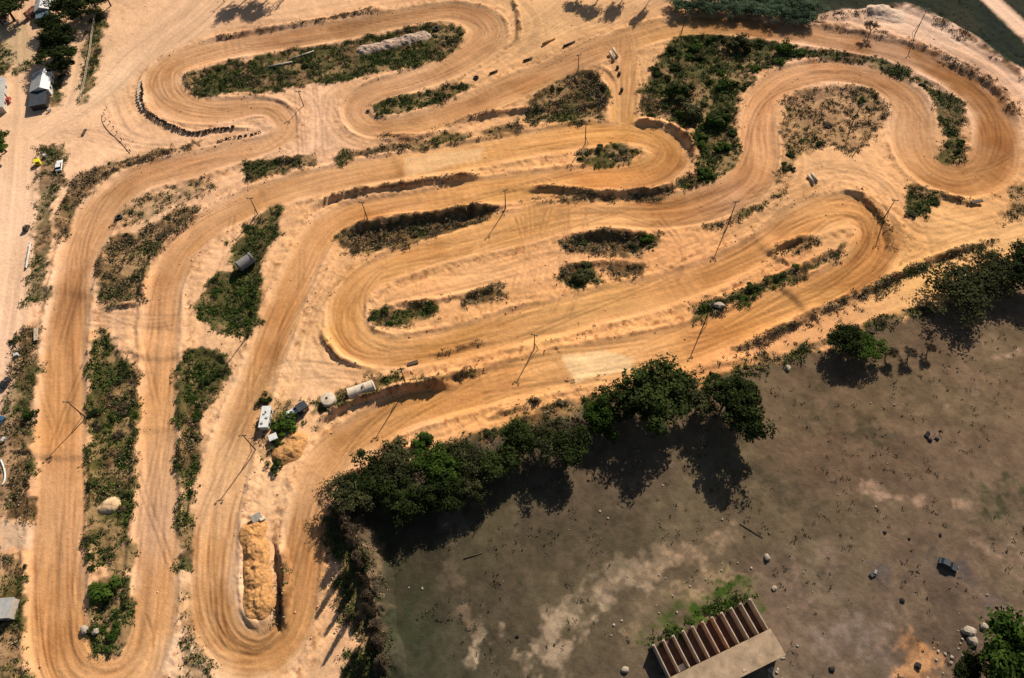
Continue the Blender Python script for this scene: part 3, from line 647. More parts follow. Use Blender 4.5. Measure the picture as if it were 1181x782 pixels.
def mesh_np(name, V, F, mat=None, smooth=True):
    me = bpy.data.meshes.new(name); k = F.shape[1]
    me.vertices.add(len(V)); me.vertices.foreach_set('co', V.astype(np.float32).ravel())
    me.loops.add(F.size); me.loops.foreach_set('vertex_index', F.astype(np.int32).ravel())
    me.polygons.add(len(F)); me.polygons.foreach_set('loop_start', (np.arange(len(F)) * k).astype(np.int32))
    me.update(calc_edges=True)
    if smooth: me.polygons.foreach_set('use_smooth', np.ones(len(F), bool))
    if mat: me.materials.append(mat)
    return me
for c, (nm, lb, ct) in enumerate([('ground', 'pale sandy earth between the lanes with weedy islands and banks', 'ground'), ('dirt_track', 'winding rutted orange dirt racing lanes', 'track'),
        ('dirt_road', 'pale dirt roads along the edges of the racing ground', 'road'), ('field', 'dark brown waste field with pale bare patches', 'field'), ('meadow', 'dark green grassland behind the sand bank', 'meadow')]):
    F = QUADS[fc_ == c]; used, inv = np.unique(F, return_inverse=True); F2 = inv.reshape(F.shape)
    me = mesh_np(nm, VTX[used], F2, EARTH)
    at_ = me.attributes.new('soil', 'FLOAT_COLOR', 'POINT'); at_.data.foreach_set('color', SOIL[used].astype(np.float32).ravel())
    at_ = me.attributes.new('lane', 'FLOAT_VECTOR', 'POINT'); at_.data.foreach_set('vector', LANE[used].astype(np.float32).ravel())
    me.normals_split_custom_set_from_vertices(NRM[used].astype(np.float32))
    o = bpy.data.objects.new(nm, me); COL.objects.link(o); tag(o, lb, ct, None, 'structure')

# ------------------------------------------------------------------ leaves, weeds
def leaf_mesh(name, C, Nn, S, tint, mat, aspect=1.0):
    n = len(C); Nn = Nn / (np.linalg.norm(Nn, axis=1)[:, None] + 1e-9)
    r = RNG.normal(size=(n, 3)); t = np.cross(Nn, r); t /= np.linalg.norm(t, axis=1)[:, None] + 1e-9; b = np.cross(Nn, t)
    S = np.asarray(S).reshape(-1, 1) * np.ones((n, 1))
    V = np.stack([C + t * S * aspect, C + b * S * .6, C - t * S * aspect, C - b * S * .6], 1).reshape(-1, 3)
    F = np.arange(4 * n).reshape(n, 4)
    me = mesh_np(name, V, F, mat, False)
    if tint.ndim == 1:
        a = me.attributes.new('tint', 'FLOAT', 'POINT'); a.data.foreach_set('value', np.repeat(tint, 4).astype(np.float32))
    else:
        a = me.attributes.new('tintcol', 'FLOAT_COLOR', 'POINT'); a.data.foreach_set('color', np.repeat(np.concatenate([tint, np.ones((n, 1))], 1), 4, 0).astype(np.float32).ravel())
    return me
def sph(n):
    d = RNG.normal(size=(n, 3)); return d / np.linalg.norm(d, axis=1)[:, None]

# weeds over the islands
def scatter(mask2, per_m2, x0=-235, x1=235, y0=8, y1=312):
    n = int((x1 - x0) * (y1 - y0) * per_m2); x = RNG.uniform(x0, x1, n); y = RNG.uniform(y0, y1, n)
    i, j = gidx(x, y); k = RNG.random(n) < mask2[i, j]; return x[k], y[k], i[k], j[k]
clump = sstep(.38, .62, fbm(X, Y, 4.0, 3, 110))
rm_ = RIDGEM * sstep(.45, .65, fbm(X, Y, 5.0, 3, 111)) * .5 * (1 - np.clip(field, 0, 1))
x, y, i, j = scatter(np.clip(np.maximum(veg * (.18 + .82 * clump), rm_), 0, 1) * (1 - meadow), 1.9)
nt_ = len(x); K = 11
hgt = RNG.uniform(.12, .60, nt_) * (.6 + .7 * clump[i, j])
cx = np.repeat(x, K) + RNG.normal(0, .42, nt_ * K); cy = np.repeat(y, K) + RNG.normal(0, .42, nt_ * K)
cz = gzv(cx, cy) + np.repeat(hgt, K) * RNG.uniform(.05, 1.0, nt_ * K)
gsel = RNG.random(nt_) < np.clip(vgreen[i, j] * 1.2 + .06 + (gm[i, j, 0] - .5) * .6, 0, 1)
pal_g = np.array([(.030, .050, .008), (.048, .068, .013), (.062, .092, .018), (.095, .105, .028)]); pal_d = np.array([(.12, .085, .042), (.21, .15, .08), (.08, .058, .030), (.30, .21, .115), (.085, .075, .032)])
tc = np.where(gsel[:, None], pal_g[RNG.integers(0, 4, nt_)], pal_d[RNG.integers(0, 5, nt_)])
tcol_ = np.repeat(tc, K, 0) * RNG.uniform(.7, 1.3, (nt_ * K, 1))
Nn = sph(nt_ * K); Nn[:, 2] = np.abs(Nn[:, 2]) + .2
me = leaf_mesh('weeds', np.stack([cx, cy, cz], 1), Nn, RNG.uniform(.12, .30, nt_ * K), tcol_, M['weed'], 1.3)
o = bpy.data.objects.new('weeds', me); COL.objects.link(o); tag(o, 'dry and green weeds covering the islands between the lanes', 'weeds', None, 'stuff')
# sparse grass tufts on the field
fm = np.clip(field, 0, 1) * sstep(.45, .7, fbm(X, Y, 6.0, 4, 112)) * .8 + meadow * .5
x, y, i, j = scatter(fm, .20); nt_ = len(x); K = 6
cx = np.repeat(x, K) + RNG.normal(0, .3, nt_ * K); cy = np.repeat(y, K) + RNG.normal(0, .3, nt_ * K); cz = gzv(cx, cy) + RNG.uniform(.03, .35, nt_ * K)
tcol_ = np.repeat(np.array([(.045, .040, .022), (.030, .034, .016), (.075, .058, .036), (.03, .028, .02)])[RNG.integers(0, 4, nt_)], K, 0)
Nn = sph(nt_ * K); Nn[:, 2] = np.abs(Nn[:, 2]) + .3
me = leaf_mesh('grass_tufts', np.stack([cx, cy, cz], 1), Nn, RNG.uniform(.10, .24, nt_ * K), tcol_, M['weed'], 1.3)
o = bpy.data.objects.new('grass_tufts', me); COL.objects.link(o); tag(o, 'low grass tufts scattered over the dark waste field', 'grass', None, 'stuff')
# clods of earth beside the lanes
em = np.exp(-((TR_D - HW - 1.0) / 1.6) ** 2) * .8 * sstep(.4, .7, fbm(X, Y, 7, 3, 114)) + RIDGEM * .5 + .02
em = np.clip(em * (1 - field) * (1 - meadow) * (1 - road * .9), 0, 1)
x, y, i, j = scatter(em, .30)
def clods(name, x, y, size, colr, mat):
    n = len(x); base = np.array([(1, 0, 0), (-1, 0, 0), (0, 1, 0), (0, -1, 0), (0, 0, 1), (0, 0, -1)], float)
    Fb = np.array([(0, 2, 4), (2, 1, 4), (1, 3, 4), (3, 0, 4), (2, 0, 5), (1, 2, 5), (3, 1, 5), (0, 3, 5)])
    V = base[None] * size[:, None, None] * RNG.uniform(.6, 1.25, (n, 6, 1)) + RNG.normal(0, .14, (n, 6, 3)) * size[:, None, None]
    V[:, :, 2] *= .75; V += np.stack([x, y, gzv(x, y) + size * .25], 1)[:, None, :]
    F = (Fb[None] + (np.arange(n) * 6)[:, None, None]).reshape(-1, 3)
    me = mesh_np(name, V.reshape(-1, 3), F, mat, False)
    a = me.attributes.new('tintcol', 'FLOAT_COLOR', 'POINT'); a.data.foreach_set('color', np.repeat(np.concatenate([colr, np.ones((n, 1))], 1), 6, 0).astype(np.float32).ravel())
    return me
cc = csa[i, j] * RNG.uniform(.55, 1.0, (len(x), 1))
o = bpy.data.objects.new('soil_clods', clods('soil_clods', x, y, RNG.uniform(.10, .34, len(x)) ** 1.0, cc, M['clod'])); COL.objects.link(o); tag(o, 'loose clods of earth along the lane edges', 'clods', None, 'stuff')
x, y, i, j = scatter(field * sstep(.5, .75, fbm(X, Y, 12, 3, 116)) * .5 , .05)
o = bpy.data.objects.new('gravel', clods('gravel', x, y, RNG.uniform(.10, .24, len(x)), np.tile(np.array([.22, .17, .13]), (len(x), 1)) * RNG.uniform(.3, 1.5, (len(x), 1)), M['clod'])); COL.objects.link(o); tag(o, 'small stones strewn over the waste field', 'gravel', None, 'stuff')

# ------------------------------------------------------------------ mesh builder
class MB:
    def __init__(s): s.bm = bmesh.new()
    def box(s, c, d, rz=0, rot=None):
        r = bmesh.ops.create_cube(s.bm, size=1.0)
        mt = Matrix.Translation(c) @ (rot.to_matrix().to_4x4() if rot is not None else Matrix.Rotation(rz, 4, 'Z')) @ Matrix.Diagonal((*d, 1))
        bmesh.ops.transform(s.bm, matrix=mt, verts=r['verts']); return s
    def tube(s, a, b, r0, r1=None, seg=8, caps=True):
        a = Vector(a); b = Vector(b); d = b - a
        r = bmesh.ops.create_cone(s.bm, cap_ends=caps, segments=seg, radius1=r0, radius2=r0 if r1 is None else r1, depth=d.length)
        mt = Matrix.Translation((a + b) / 2) @ d.to_track_quat('Z', 'Y').to_matrix().to_4x4()
        bmesh.ops.transform(s.bm, matrix=mt, verts=r['verts']); return s
    def poly(s, pts):
        s.bm.faces.new([s.bm.verts.new(p) for p in pts]); return s
    def prism(s, outline, z0, z1):
        b = [s.bm.verts.new((*p, z0)) for p in outline]; t = [s.bm.verts.new((*p, z1)) for p in outline]; n = len(b)
        s.bm.faces.new(b[::-1]); s.bm.faces.new(t)
        for k in range(n): s.bm.faces.new((b[k], b[(k + 1) % n], t[(k + 1) % n], t[k]))
        return s
    def lathe(s, prof, seg=20, mat=None):
        rings = []
        for (r, z) in prof: rings.append([s.bm.verts.new((r * math.cos(2 * math.pi * k / seg), r * math.sin(2 * math.pi * k / seg), z)) for k in range(seg)])
        for A, B in zip(rings[:-1], rings[1:]):
            for k in range(seg): s.bm.faces.new((A[k], A[(k + 1) % seg], B[(k + 1) % seg], B[k]))
        if mat is not None: bmesh.ops.transform(s.bm, matrix=mat, verts=[v_ for R_ in rings for v_ in R_])
        return s
    def mesh(s, name, m, smooth=False):
        me = bpy.data.meshes.new(name); s.bm.normal_update(); s.bm.to_mesh(me); s.bm.free()
        if m: me.materials.append(m)
        if smooth:
            for p in me.polygons: p.use_smooth = True
        return me
    def build(s, name, m, parent=None, smooth=False, bevel=0):
        if bevel: bmesh.ops.bevel(s.bm, geom=list(s.bm.edges), offset=bevel, segments=1, affect='EDGES', profile=.5)
        return link(name, s.mesh(name, m, smooth), parent)
def link(name, me, parent=None):
    o = bpy.data.objects.new(name, me); COL.objects.link(o)
    if parent is not None: o.parent = parent
    return o
def thing(name, px, py, label, cat, group=None, rz=0.0, dz=0.0, hz=0.0, xy=None):
    x, y = xy if xy else at(px, py, hz)
    o = bpy.data.objects.new(name, None); COL.objects.link(o); o.empty_display_size = .5
    o.location = (x, y, gz(x, y) + dz); o.rotation_euler = (0, 0, rz); return tag(o, label, cat, group)
def copy_tree(o, parent=None):
    c = o.copy(); COL.objects.link(c); c.parent = parent
    for ch in list(o.children): copy_tree(ch, c)
    return c
def ang(p, q):
    a = at(*p); b = at(*q); return math.atan2(b[1] - a[1], b[0] - a[0])

# ------------------------------------------------------------------ light poles
POLES = [(98,481,9.0,'beside the long weedy strip of the left straights'),(295,519,9.6,'above the lane left of the orange soil heap'),(469,447,8.0,'behind the dark bank right of the fallen tank'),
 (616,403,7.6,'in the middle of the wide sandy lanes'),(583,241,8.4,'at the right end of the long dark ditch'),(675,165,9.0,'at the left tip of the hairpin island'),(425,256,8.2,'at the left part of the long dark ditch'),
 (297,247,7.6,'by the lane above the pipe hollow'),(840,258,10.0,'below the winding lane right of centre'),(813,371,9.0,'in the green strip with a pale boulder'),(1020,251,8.0,'on the bank of the right-hand loop'),
 (1056,38,10.0,'on the pale spoil bank in the upper right'),(786,38,8.0,'at the top corner of the overgrown triangle'),(667,79,6.5,'at the tip of the small weedy triangle'),(350,121,6.5,'below the top island at the sandy gap'),
 (984,140,8.0,'inside the weedy island of the upper right bend'),(287,387,8.0,'at the lower tip of the green hollow'),(259,3,5.0,'on the open sand at the top edge')]
def make_pole(px, py, h, where):
    t = thing('light_pole', px, py, 'thin wooden light pole with two lamps ' + where, 'light pole', 'light poles around the race track', rz=random.uniform(-.5, .5))
    lx, ly = random.uniform(-.25, .25), random.uniform(-.25, .25)
    MB().tube((0, 0, -.8), (lx, ly, h), .19, .12, 8).build('pole', M['wood'], t, True)
    MB().box((lx, ly, h - .35), (1.7, .13, .13)).build('crossarm', M['wood'], t)
    for s in (-1, 1):
        b = MB().tube((lx + s * .75, ly, h - .3), (lx + s * .75, ly - .12, h - .05), .05, .05, 6).build('lamp_bracket', M['steel'], t)
        MB().box((lx + s * .75, ly - .2, h + .08), (.5, .34, .36), rot=Quaternion((1, 0, 0), .5)).build('lamp', M['lamp'], t, bevel=.05)
    if h > 7: 
        a = random.uniform(0, 6.28); MB().tube((math.cos(a) * 1.3, math.sin(a) * 1.3, -.6), (lx, ly, h * .42), .10, .08, 6).build('brace', M['wood'], t)
    return t
for p in POLES: make_pole(*p)

# ------------------------------------------------------------------ trees and bushes
def limb(bm_, a, b, r0, r1, seg=5): bm_.tube(a, b, r0, r1, seg, False)
def crown_tree(seed, rad=4.0, h=9.0, nclump=54, leaves=125, size=(.13, .30), flat=.72, mat='leaf', open_=.0, droop=0):
    rs = np.random.default_rng(seed); hc = h * .60
    b = MB(); base = Vector((0, 0, -.6)); top = Vector((rs.normal(0, .3), rs.normal(0, .3), h * .42)); b.tube(base, top, rad * .075, rad * .045, 8, False)
    cl = []
    lobes = [(rs.normal(0, .34, 3), rs.uniform(.5, .85)) for _ in range(6)]
    for k in range(nclump):
        lc, lr = lobes[k % 6]; d = rs.normal(size=3); d /= np.linalg.norm(d); d[2] = d[2] if d[2] > -.25 else -d[2] * .5
        p = lc * np.array([1, 1, .6]) + d * lr * rs.uniform(.6, 1.0)
        cl.append(np.array([p[0] * rad, p[1] * rad, hc + p[2] * rad * flat]))
    for k, p in enumerate(cl):
        if k % 2 == 0: limb(b, top + Vector((0, 0, -rs.uniform(0, h * .15))), Vector(p) * .93 + Vector((0, 0, .0)), rad * .022, rad * .006)
    trunk = b.mesh('trunk', M['bark'], True)
    C = []; Nn = []; T = []
    for p in cl:
        n = int(leaves * rs.uniform(.5, 1.4)); r = rad * rs.uniform(.20, .40)
        d = rs.normal(size=(n, 3)); d /= np.linalg.norm(d, axis=1)[:, None]; q = d * r * rs.uniform(.25, 1.0, (n, 1)) ** .6
        q[:, 2] *= .75
        if droop: q[:, 2] -= droop * rs.random(n) ** 2 * rad * .5
        C.append(p + q); Nn.append(d + rs.normal(0, .5, (n, 3)) + np.array([0, 0, .5])); T.append(np.full(n, .5) + rs.normal(0, .14) + rs.normal(0, .16, n) )
    C = np.concatenate(C); Nn = np.concatenate(Nn); T = np.clip(np.concatenate(T), 0, 1)
    return trunk, leaf_mesh('crown', C, Nn, rs.uniform(*size, len(C)), T, M[mat])
def bare_tree(seed, h=9.0, spread=.55, mat='twig', levels=5, slim=False, leafy=0):
    rs = random.Random(seed); b = MB(); ends = []
    def grow(p, d, L, r, lev):
        q = p + d * L; b.tube(p, q, r, r * .62, 5 if lev > 2 else 6, False)
        if lev >= levels: ends.append(q); return
        for k in range(rs.choice((2, 3, 3)) if lev else 4):
            ax = Vector((rs.gauss(0, 1), rs.gauss(0, 1), rs.gauss(0, .3))).normalized(); nd = (d + ax * spread * rs.uniform(.6, 1.3) + Vector((0, 0, .12))).normalized()
            grow(p + d * L * rs.uniform(.6, 1.0), nd, L * rs.uniform(.6, .85), r * .6, lev + 1)
    if slim:
        b.tube((0, 0, -.6), (0, 0, h), .16, .03, 6, False)
        for k in range(150):
            z = h * rs.uniform(.10, .97); a = rs.uniform(0, 6.28); L = (1 - z / h) * h * .16 + .35; u = rs.uniform(.6, 1.2)
            q = Vector((math.cos(a) * L * u, math.sin(a) * L * u, z + L * 1.1)); b.tube((0, 0, z), q, .05, .02, 4, False); ends.append(q)
    else: grow(Vector((0, 0, -.6)), Vector((0, 0, 1)), h * .30, h * .028, 0)
    trunk = b.mesh('trunk', M['drybark'], True)
    if not leafy: return trunk, None
    E_ = np.array([tuple(e) for e in ends]); n = len(E_) * leafy; rp = np.repeat(E_, leafy, 0) + RNG.normal(0, .28, (n, 3))
    return trunk, leaf_mesh('crown', rp, sph(n) + np.array([0, 0, .4]), RNG.uniform(.12, .26, n), np.clip(RNG.normal(.5, .2, n), 0, 1), M[mat])
PROTO = {}
def proto(kind, k):
    key = (kind, k)
    if key not in PROTO:
        s = hash(kind) % 1 + k * 7 + len(kind) * 101
        PROTO[key] = {'dark': lambda: crown_tree(s, mat='leaf'), 'green': lambda: crown_tree(s, mat='leafg'), 'olive': lambda: crown_tree(s, mat='leafo', nclump=58, leaves=95, size=(.12, .27)),
            'willow': lambda: crown_tree(s, mat='leafo', nclump=70, leaves=85, size=(.11, .25), droop=.8), 'dry': lambda: bare_tree(s, 9, .6, 'leafd', 5, False, 7), 'bare': lambda: bare_tree(s, 9, .6, 'twig', 5),
            'slim': lambda: bare_tree(s, 9.5, .5, 'leafd', 5, True, 17), 'conifer': lambda: crown_tree(s, rad=4.4, h=8.0, mat='leafb', nclump=60, leaves=90, size=(.13, .27), flat=.8)}[kind]()
    return PROTO[key]
def tree(kind, k, px, py, rad_m, h, label, group, name=None, cat='tree', base=False):
    """px,py: middle of the crown in the picture (or the foot when base)"""
    tr, cr = proto(kind, k)
    t = thing(name or {'dark': 'broadleaf_tree', 'green': 'broadleaf_tree', 'olive': 'broadleaf_tree', 'willow': 'willow_tree', 'dry': 'dry_tree', 'bare': 'bare_tree', 'slim': 'slender_tree', 'conifer': 'bushy_tree'}[kind], px, py, label, cat, group, rz=random.uniform(0, 6.28), hz=0 if base else h * .55)
    r0 = {'dry': 4.5, 'bare': 4.5, 'slim': 1.8, 'conifer': 4.6}.get(kind, 4.6); h0 = {'slim': 9.5, 'conifer': 8.0}.get(kind, 9.0)
    t.scale = (rad_m / r0, rad_m / r0, h / h0)
    link('trunk', tr, t)
    if cr: link('crown', cr, t)
    return t
G1 = 'trees along the diagonal edge of the waste field'
TREES = [('olive',0,398,573,6.7,8.5,'olive tree at the lower left corner of the diagonal tree row, by the lane'),('dark',1,426,558,7.2,9,'dark tree second from the left end of the diagonal tree row'),
 ('olive',2,456,545,7.2,9,'brownish olive tree below the small round bush in the diagonal row'),('dry',1,484,555,6.6,9,'bare brown tree among green ones in the left part of the diagonal row'),('green',0,512,536,7.2,9,'green tree in the left middle of the diagonal row, below the bright green bush'),
 ('olive',1,543,532,6.9,9,'yellowish olive tree left of the middle of the diagonal row'),('dark',3,572,536,5.7,9,'low dark tree before the gap in the diagonal row'),('dark',0,600,512,6.0,9.5,'dark tree in the middle of the diagonal row with a narrow round crown'),
 ('olive',3,628,506,6.2,10,'olive tree just right of the middle of the diagonal row'),('dry',2,655,496,5.7,10,'dry brown tree in the middle right of the diagonal row'),('green',2,690,483,6.6,8.5,'grey green tree left of the tallest dark tree'),
 ('dark',2,724,467,7.2,10,'dark tree touching the left side of the tallest crown'),('dark',4,768,453,11.5,14.5,'tallest and widest dark tree of the diagonal row'),('olive',4,806,466,6.0,9,'thin olive tree under the right side of the tallest crown'),
 ('dark',6,853,476,8.8,13.5,'lone tall dark green tree standing off the row in the field'),('dark',5,840,454,6.0,10,'small dark tree between the tallest tree and the lone green tree'),('dark',1,655,520,6.0,10,'low dark tree behind the dry brown tree on the field side'),
 ('dark',2,455,580,6.2,9,'low dark tree on the field side of the left end of the row'),('dark',6,505,572,6.2,9,'low dark tree on the field side below the green tree'),('olive',2,545,560,5.3,8,'low olive tree on the field side left of the gap'),
 ('dark',0,976,396,6.2,7.5,'round dark tree beside the two-rut road'),('green',3,1000,398,5.2,6,'yellowish green tree right of the round dark tree'),('willow',0,1110,326,12,8,'wide feathery olive tree with a big black shadow'),('willow',1,1148,316,9.5,8.5,'feathery dark tree right of the wide olive tree'),('dark',4,1180,312,9.0,9.5,'dark green tree cut by the right edge below the sand road')]
for a in TREES: tree(a[0], a[1], a[2], a[3], a[4], a[5], a[6], G1)
for (px, py, r, lb) in [(1026,404,3.6,'leftmost of the three small grey shrubs on the field edge'),(1053,403,3.8,'middle of the three small grey shrubs on the field edge'),(1075,398,3.2,'rightmost of the three small grey shrubs on the field edge')]:
    tree('dry', 3, px, py, r, 5, lb, 'small grey shrubs at the field edge', 'shrub', 'shrub')
tree('green', 5, 1168, 756, 10.5, 13, 'leafy bright green tree in the lower right corner', None)
tree('dark', 6, 1120, 772, 4, 6, 'low dark tree beside the rubble in the lower right corner', None)
tree('green', 0, 0, 166, 6.5, 7, 'round dark green tree at the left edge beside the dirt road', None)
tree('dark', 1, 6, 8, 10, 11, 'dark tree in the top left corner', None)
for k, (px, py, r, h, lb) in enumerate([(70,42,9,11,'dark tree standing over the yard between the two houses'),(64,60,8,9,'lower dark tree between the house with blue roof and the white hut'),(84,6,10,11,'dark tree at the top edge right of the blue roofed house'),(104,-2,8,9,'tree at the top edge above the wooden fence'),(122,-4,6,8,'tree at the top edge right of the wooden fence'),(57,30,6,8,'dark tree right beside the blue fronted house'),(72,76,5,7,'small dark tree behind the white hut')]):
    tree(('dark', 'dark', 'dark', 'olive', 'green', 'dark', 'dark')[k], k, px, py, r, h, lb, 'trees around the houses')
for k, (px, py) in enumerate([(792,8),(806,6),(820,9),(834,7),(848,11),(862,9),(876,14),(890,12),(904,17),(918,16),(930,20),(826,-4),(848,-2),(870,1),(892,2),(914,6),(936,10),(780,4)]):
    t = tree('conifer', k % 4, px, py, 4.6 + (k % 3) * .5, 4.2 + (k % 2) * .5, 'blue green bushy tree in the dense row along the top edge', 'tree row at the top edge')
tree('dry', 4, 1006, 32, 4.2, 5.5, 'small half bare bush on the edge of the pale spoil bank', None, 'shrub', 'shrub')
# trees just beyond the top edge: their shadows fall into the picture
for k, (px, py, r, h) in enumerate([(298,-2,7,14),(314,-5,7,14),(284,0,6,12),(336,-8,5,13),(692,-4,5,13),(722,-6,4.6,15),(753,-6,3.0,17),(672,-8,4,12)]):
    tree('bare' if k in (0, 3) else 'olive', k % 3, px, py, r, h, 'tree beyond the top edge whose shadow falls on the sand', 'trees beyond the top edge', base=True)
# slender dry trees on the bank left of the field
for k, (px, py, h, r) in enumerate([(397,592,7,2.0),(403,606,6,1.7),(408,619,7,1.7),(412,633,9.5,1.0),(416,646,5,1.6),(419,657,9.5,.9),(425,676,10,.8),(428,690,4.5,1.5),(434,712,11.5,.8),(438,727,4.5,1.5),(442,745,5,1.7),(446,768,6,1.7)]):
    tree('slim', k % 4, px, py, r, h, 'slender dry tree on the bank along the left edge of the field', 'slender trees on the bank', base=True)
tree('bare', 1, 392, 588, 5.5, 10, 'bare branching tree at the corner where the bank meets the tree row', None, base=True)

def bush_mesh(seed, mat, n=760, rad=1.5):
    rs = np.random.default_rng(seed); C = []; Nn = []; T = []
    for k in range(11):
        p = np.array([rs.normal(0, .42), rs.normal(0, .42), rs.uniform(.3, .7)]) * rad; m = n // 11
        d = rs.normal(size=(m, 3)); d /= np.linalg.norm(d, axis=1)[:, None]; q = p + d * rad * rs.uniform(.25, .5) * rs.uniform(.3, 1, (m, 1)) ** .6
        q[:, 2] = np.abs(q[:, 2]); C.append(q); Nn.append(d + np.array([0, 0, .5])); T.append(np.clip(.5 + rs.normal(0, .16) + rs.normal(0, .16, m), 0, 1))
    return leaf_mesh('bush', np.concatenate(C), np.concatenate(Nn), rs.uniform(.10, .24, sum(len(c) for c in C)), np.concatenate(T), M[mat])
BM = {(m, k): bush_mesh(300 + k * 3 + len(m), m) for m in ('leaf', 'leafg', 'leafo', 'leafd') for k in range(3)}
def bush(px, py, r, mat, label, group, hs=1.0):
    x, y = at(px, py); o = link('bush', BM[(mat, random.randrange(3))]); o.location = (x, y, gz(x, y) - .08)
    o.scale = (r / 1.25, r / 1.25, r / 1.25 * hs * .8); o.rotation_euler = (0, 0, random.uniform(0, 6.28)); return tag(o, label, 'bush', group)
def bushes(poly, n, r, mats, label, group, hs=.9):
    P = np.array(poly); k = 0; tries = 0
    while k < n and tries < 4000:
        tries += 1
        px = random.uniform(P[:, 0].min(), P[:, 0].max()); py = random.uniform(P[:, 1].min(), P[:, 1].max()); ins = False
        for a, b in zip(poly, poly[1:] + poly[:1]):
            if (a[1] > py) != (b[1] > py) and px < (b[0] - a[0]) * (py - a[1]) / (b[1] - a[1]) + a[0]: ins = not ins
        if not ins: continue
        x, y = at(px, py); i_, j_ = gidx(np.array([x]), np.array([y]))
        if track[i_[0], j_[0]] > .2: continue
        bush(px, py, random.uniform(r[0] * .75, r[1]) * (.6 + .4 * random.random()), random.choice(mats), label, group, hs); k += 1
bushes(VEG[5][0], 40, (1.3, 3.4), ['leaf', 'leaf', 'leafo', 'leafg'], 'dark bush crowding the overgrown triangle beside the winding lane', 'bushes in the overgrown triangle')
for (px, py, r, m, lb) in [(803,134,4.4,'leafo','large grey green bush in the lower part of the overgrown triangle'),(823,140,3.8,'leafg','large green bush right of the grey green one in the overgrown triangle'),(900,58,3.4,'leafg','green bush at the right tip of the overgrown triangle'),(852,54,4.2,'leafo','wide bush under the top lane in the overgrown triangle'),(785,108,4.2,'leaf','wide dark bush in the middle of the overgrown triangle')]:
    bush(px, py, r, m, lb, None, 1.1)
bushes(VEG[0][0], 16, (.9, 2.2), ['leaf', 'leafg', 'leafo'], 'green bush on the long top island', 'bushes on the long top island', .7)
bushes(VEG[4][0], 8, (.8, 2.0), ['leaf', 'leafo'], 'dark bush in the weedy triangle under the upper lane', 'bushes in the small weedy triangle', .7)
bushes(VEG[6][0], 7, (.8, 1.8), ['leaf', 'leafo'], 'dark bush on the small island in the hairpin', 'bushes on the hairpin island', .7)
bushes(VEG[8][0], 9, (.8, 1.9), ['leaf', 'leafo', 'leafd'], 'low bush on the weedy island of the upper right bend', 'bushes on the upper right island', .6)
bushes(VEG[10][0], 9, (.8, 1.8), ['leaf', 'leafo', 'leafg'], 'bush inside the far right hairpin', 'bushes in the right hairpin', .7)
bushes(VEG[11][0], 8, (.9, 1.9), ['leaf', 'leafo'], 'bush on the small green patch below the right hairpin', 'bushes below the right hairpin', .7)
bushes(VEG[13][0], 7, (.7, 1.6), ['leaf', 'leafd', 'leafd'], 'dark scrubby bush in the long ditch', 'bushes in the long ditch', .6)
bushes(VEG[14][0], 8, (.7, 1.6), ['leaf', 'leafg'], 'green bush on the short island of the left hairpin', 'bushes on the short island', .7)
bushes(VEG[1][0], 8, (.7, 1.5), ['leaf', 'leafg'], 'green bush on the narrow island below the top island', 'bushes on the narrow island', .7)
bushes(VEG[16][0], 9, (.7, 1.7), ['leaf', 'leafd', 'leafo'], 'dark bush on the central mound', 'bushes on the central mound', .7)
bushes(VEG[19][0], 9, (.7, 1.6), ['leafg', 'leafo', 'leaf'], 'green bush on the slanting strip with a pale boulder', 'bushes on the slanting strip', .7)
bushes(VEG[22][0], 9, (.8, 1.8), ['leafo', 'leafd'], 'brownish bush on the patch inside the left bend', 'bushes inside the left bend', .6)
bushes([(228,350),(245,325),(275,318),(296,335),(293,372),(285,387),(255,378),(232,368)], 13, (1.0, 2.3), ['leafg', 'leaf'], 'green bush in the hollow with the pipe', 'bushes in the green hollow', .6)
bushes(VEG[25][0], 20, (.9, 2.0), ['leafg', 'leaf', 'leafo', 'leafd'], 'bush on the long weedy strip between the two left straights', 'bushes on the long left strip', .6)
bushes(VEG[26][0], 9, (.9, 2.2), ['leafg', 'leaf', 'leafo'], 'bush at the rounded bottom end of the left island', 'bushes at the bottom of the left island', .7)
bushes(VEG[27][0], 13, (.9, 2.0), ['leaf', 'leafg', 'leafo'], 'bush on the strip right of the two left straights', 'bushes on the second strip', .6)
bushes(VEG[30][0], 6, (.7, 1.5), ['leafd', 'leafo', 'leaf'], 'scrubby bush on the verge between road and left straight', 'bushes on the left verge', .6)
bushes(VEG[31][0], 6, (.8, 1.7), ['leafg', 'leafo'], 'bush in the lower left corner beside the lane', 'bushes in the lower left corner', .7)
bushes(VEG[37][0], 12, (.6, 1.2), ['leafd', 'leafd', 'leafo'], 'dry bush on the bank along the two-rut road', 'bushes on the road bank', .7)
bushes(VEG[38][0], 13, (.9, 2.0), ['leafo', 'leaf', 'leafd'], 'bush along the edge of the waste field', 'bushes at the field edge', .7)
bushes(VEG[40][0], 22, (1.0, 2.4), ['leafo', 'leaf', 'leafd', 'leafg'], 'undergrowth bush below the diagonal tree row', 'undergrowth of the tree row', .7)
bushes(VEG[41][0], 9, (.8, 1.8), ['leafd', 'leafo'], 'dry bush on the bank left of the field', 'bushes on the field bank', .8)
bushes(VEG[2][0], 6, (.6, 1.4), ['leaf', 'leafo'], 'bush on the tiny island below the upper bend', 'bushes on the tiny island', .6)
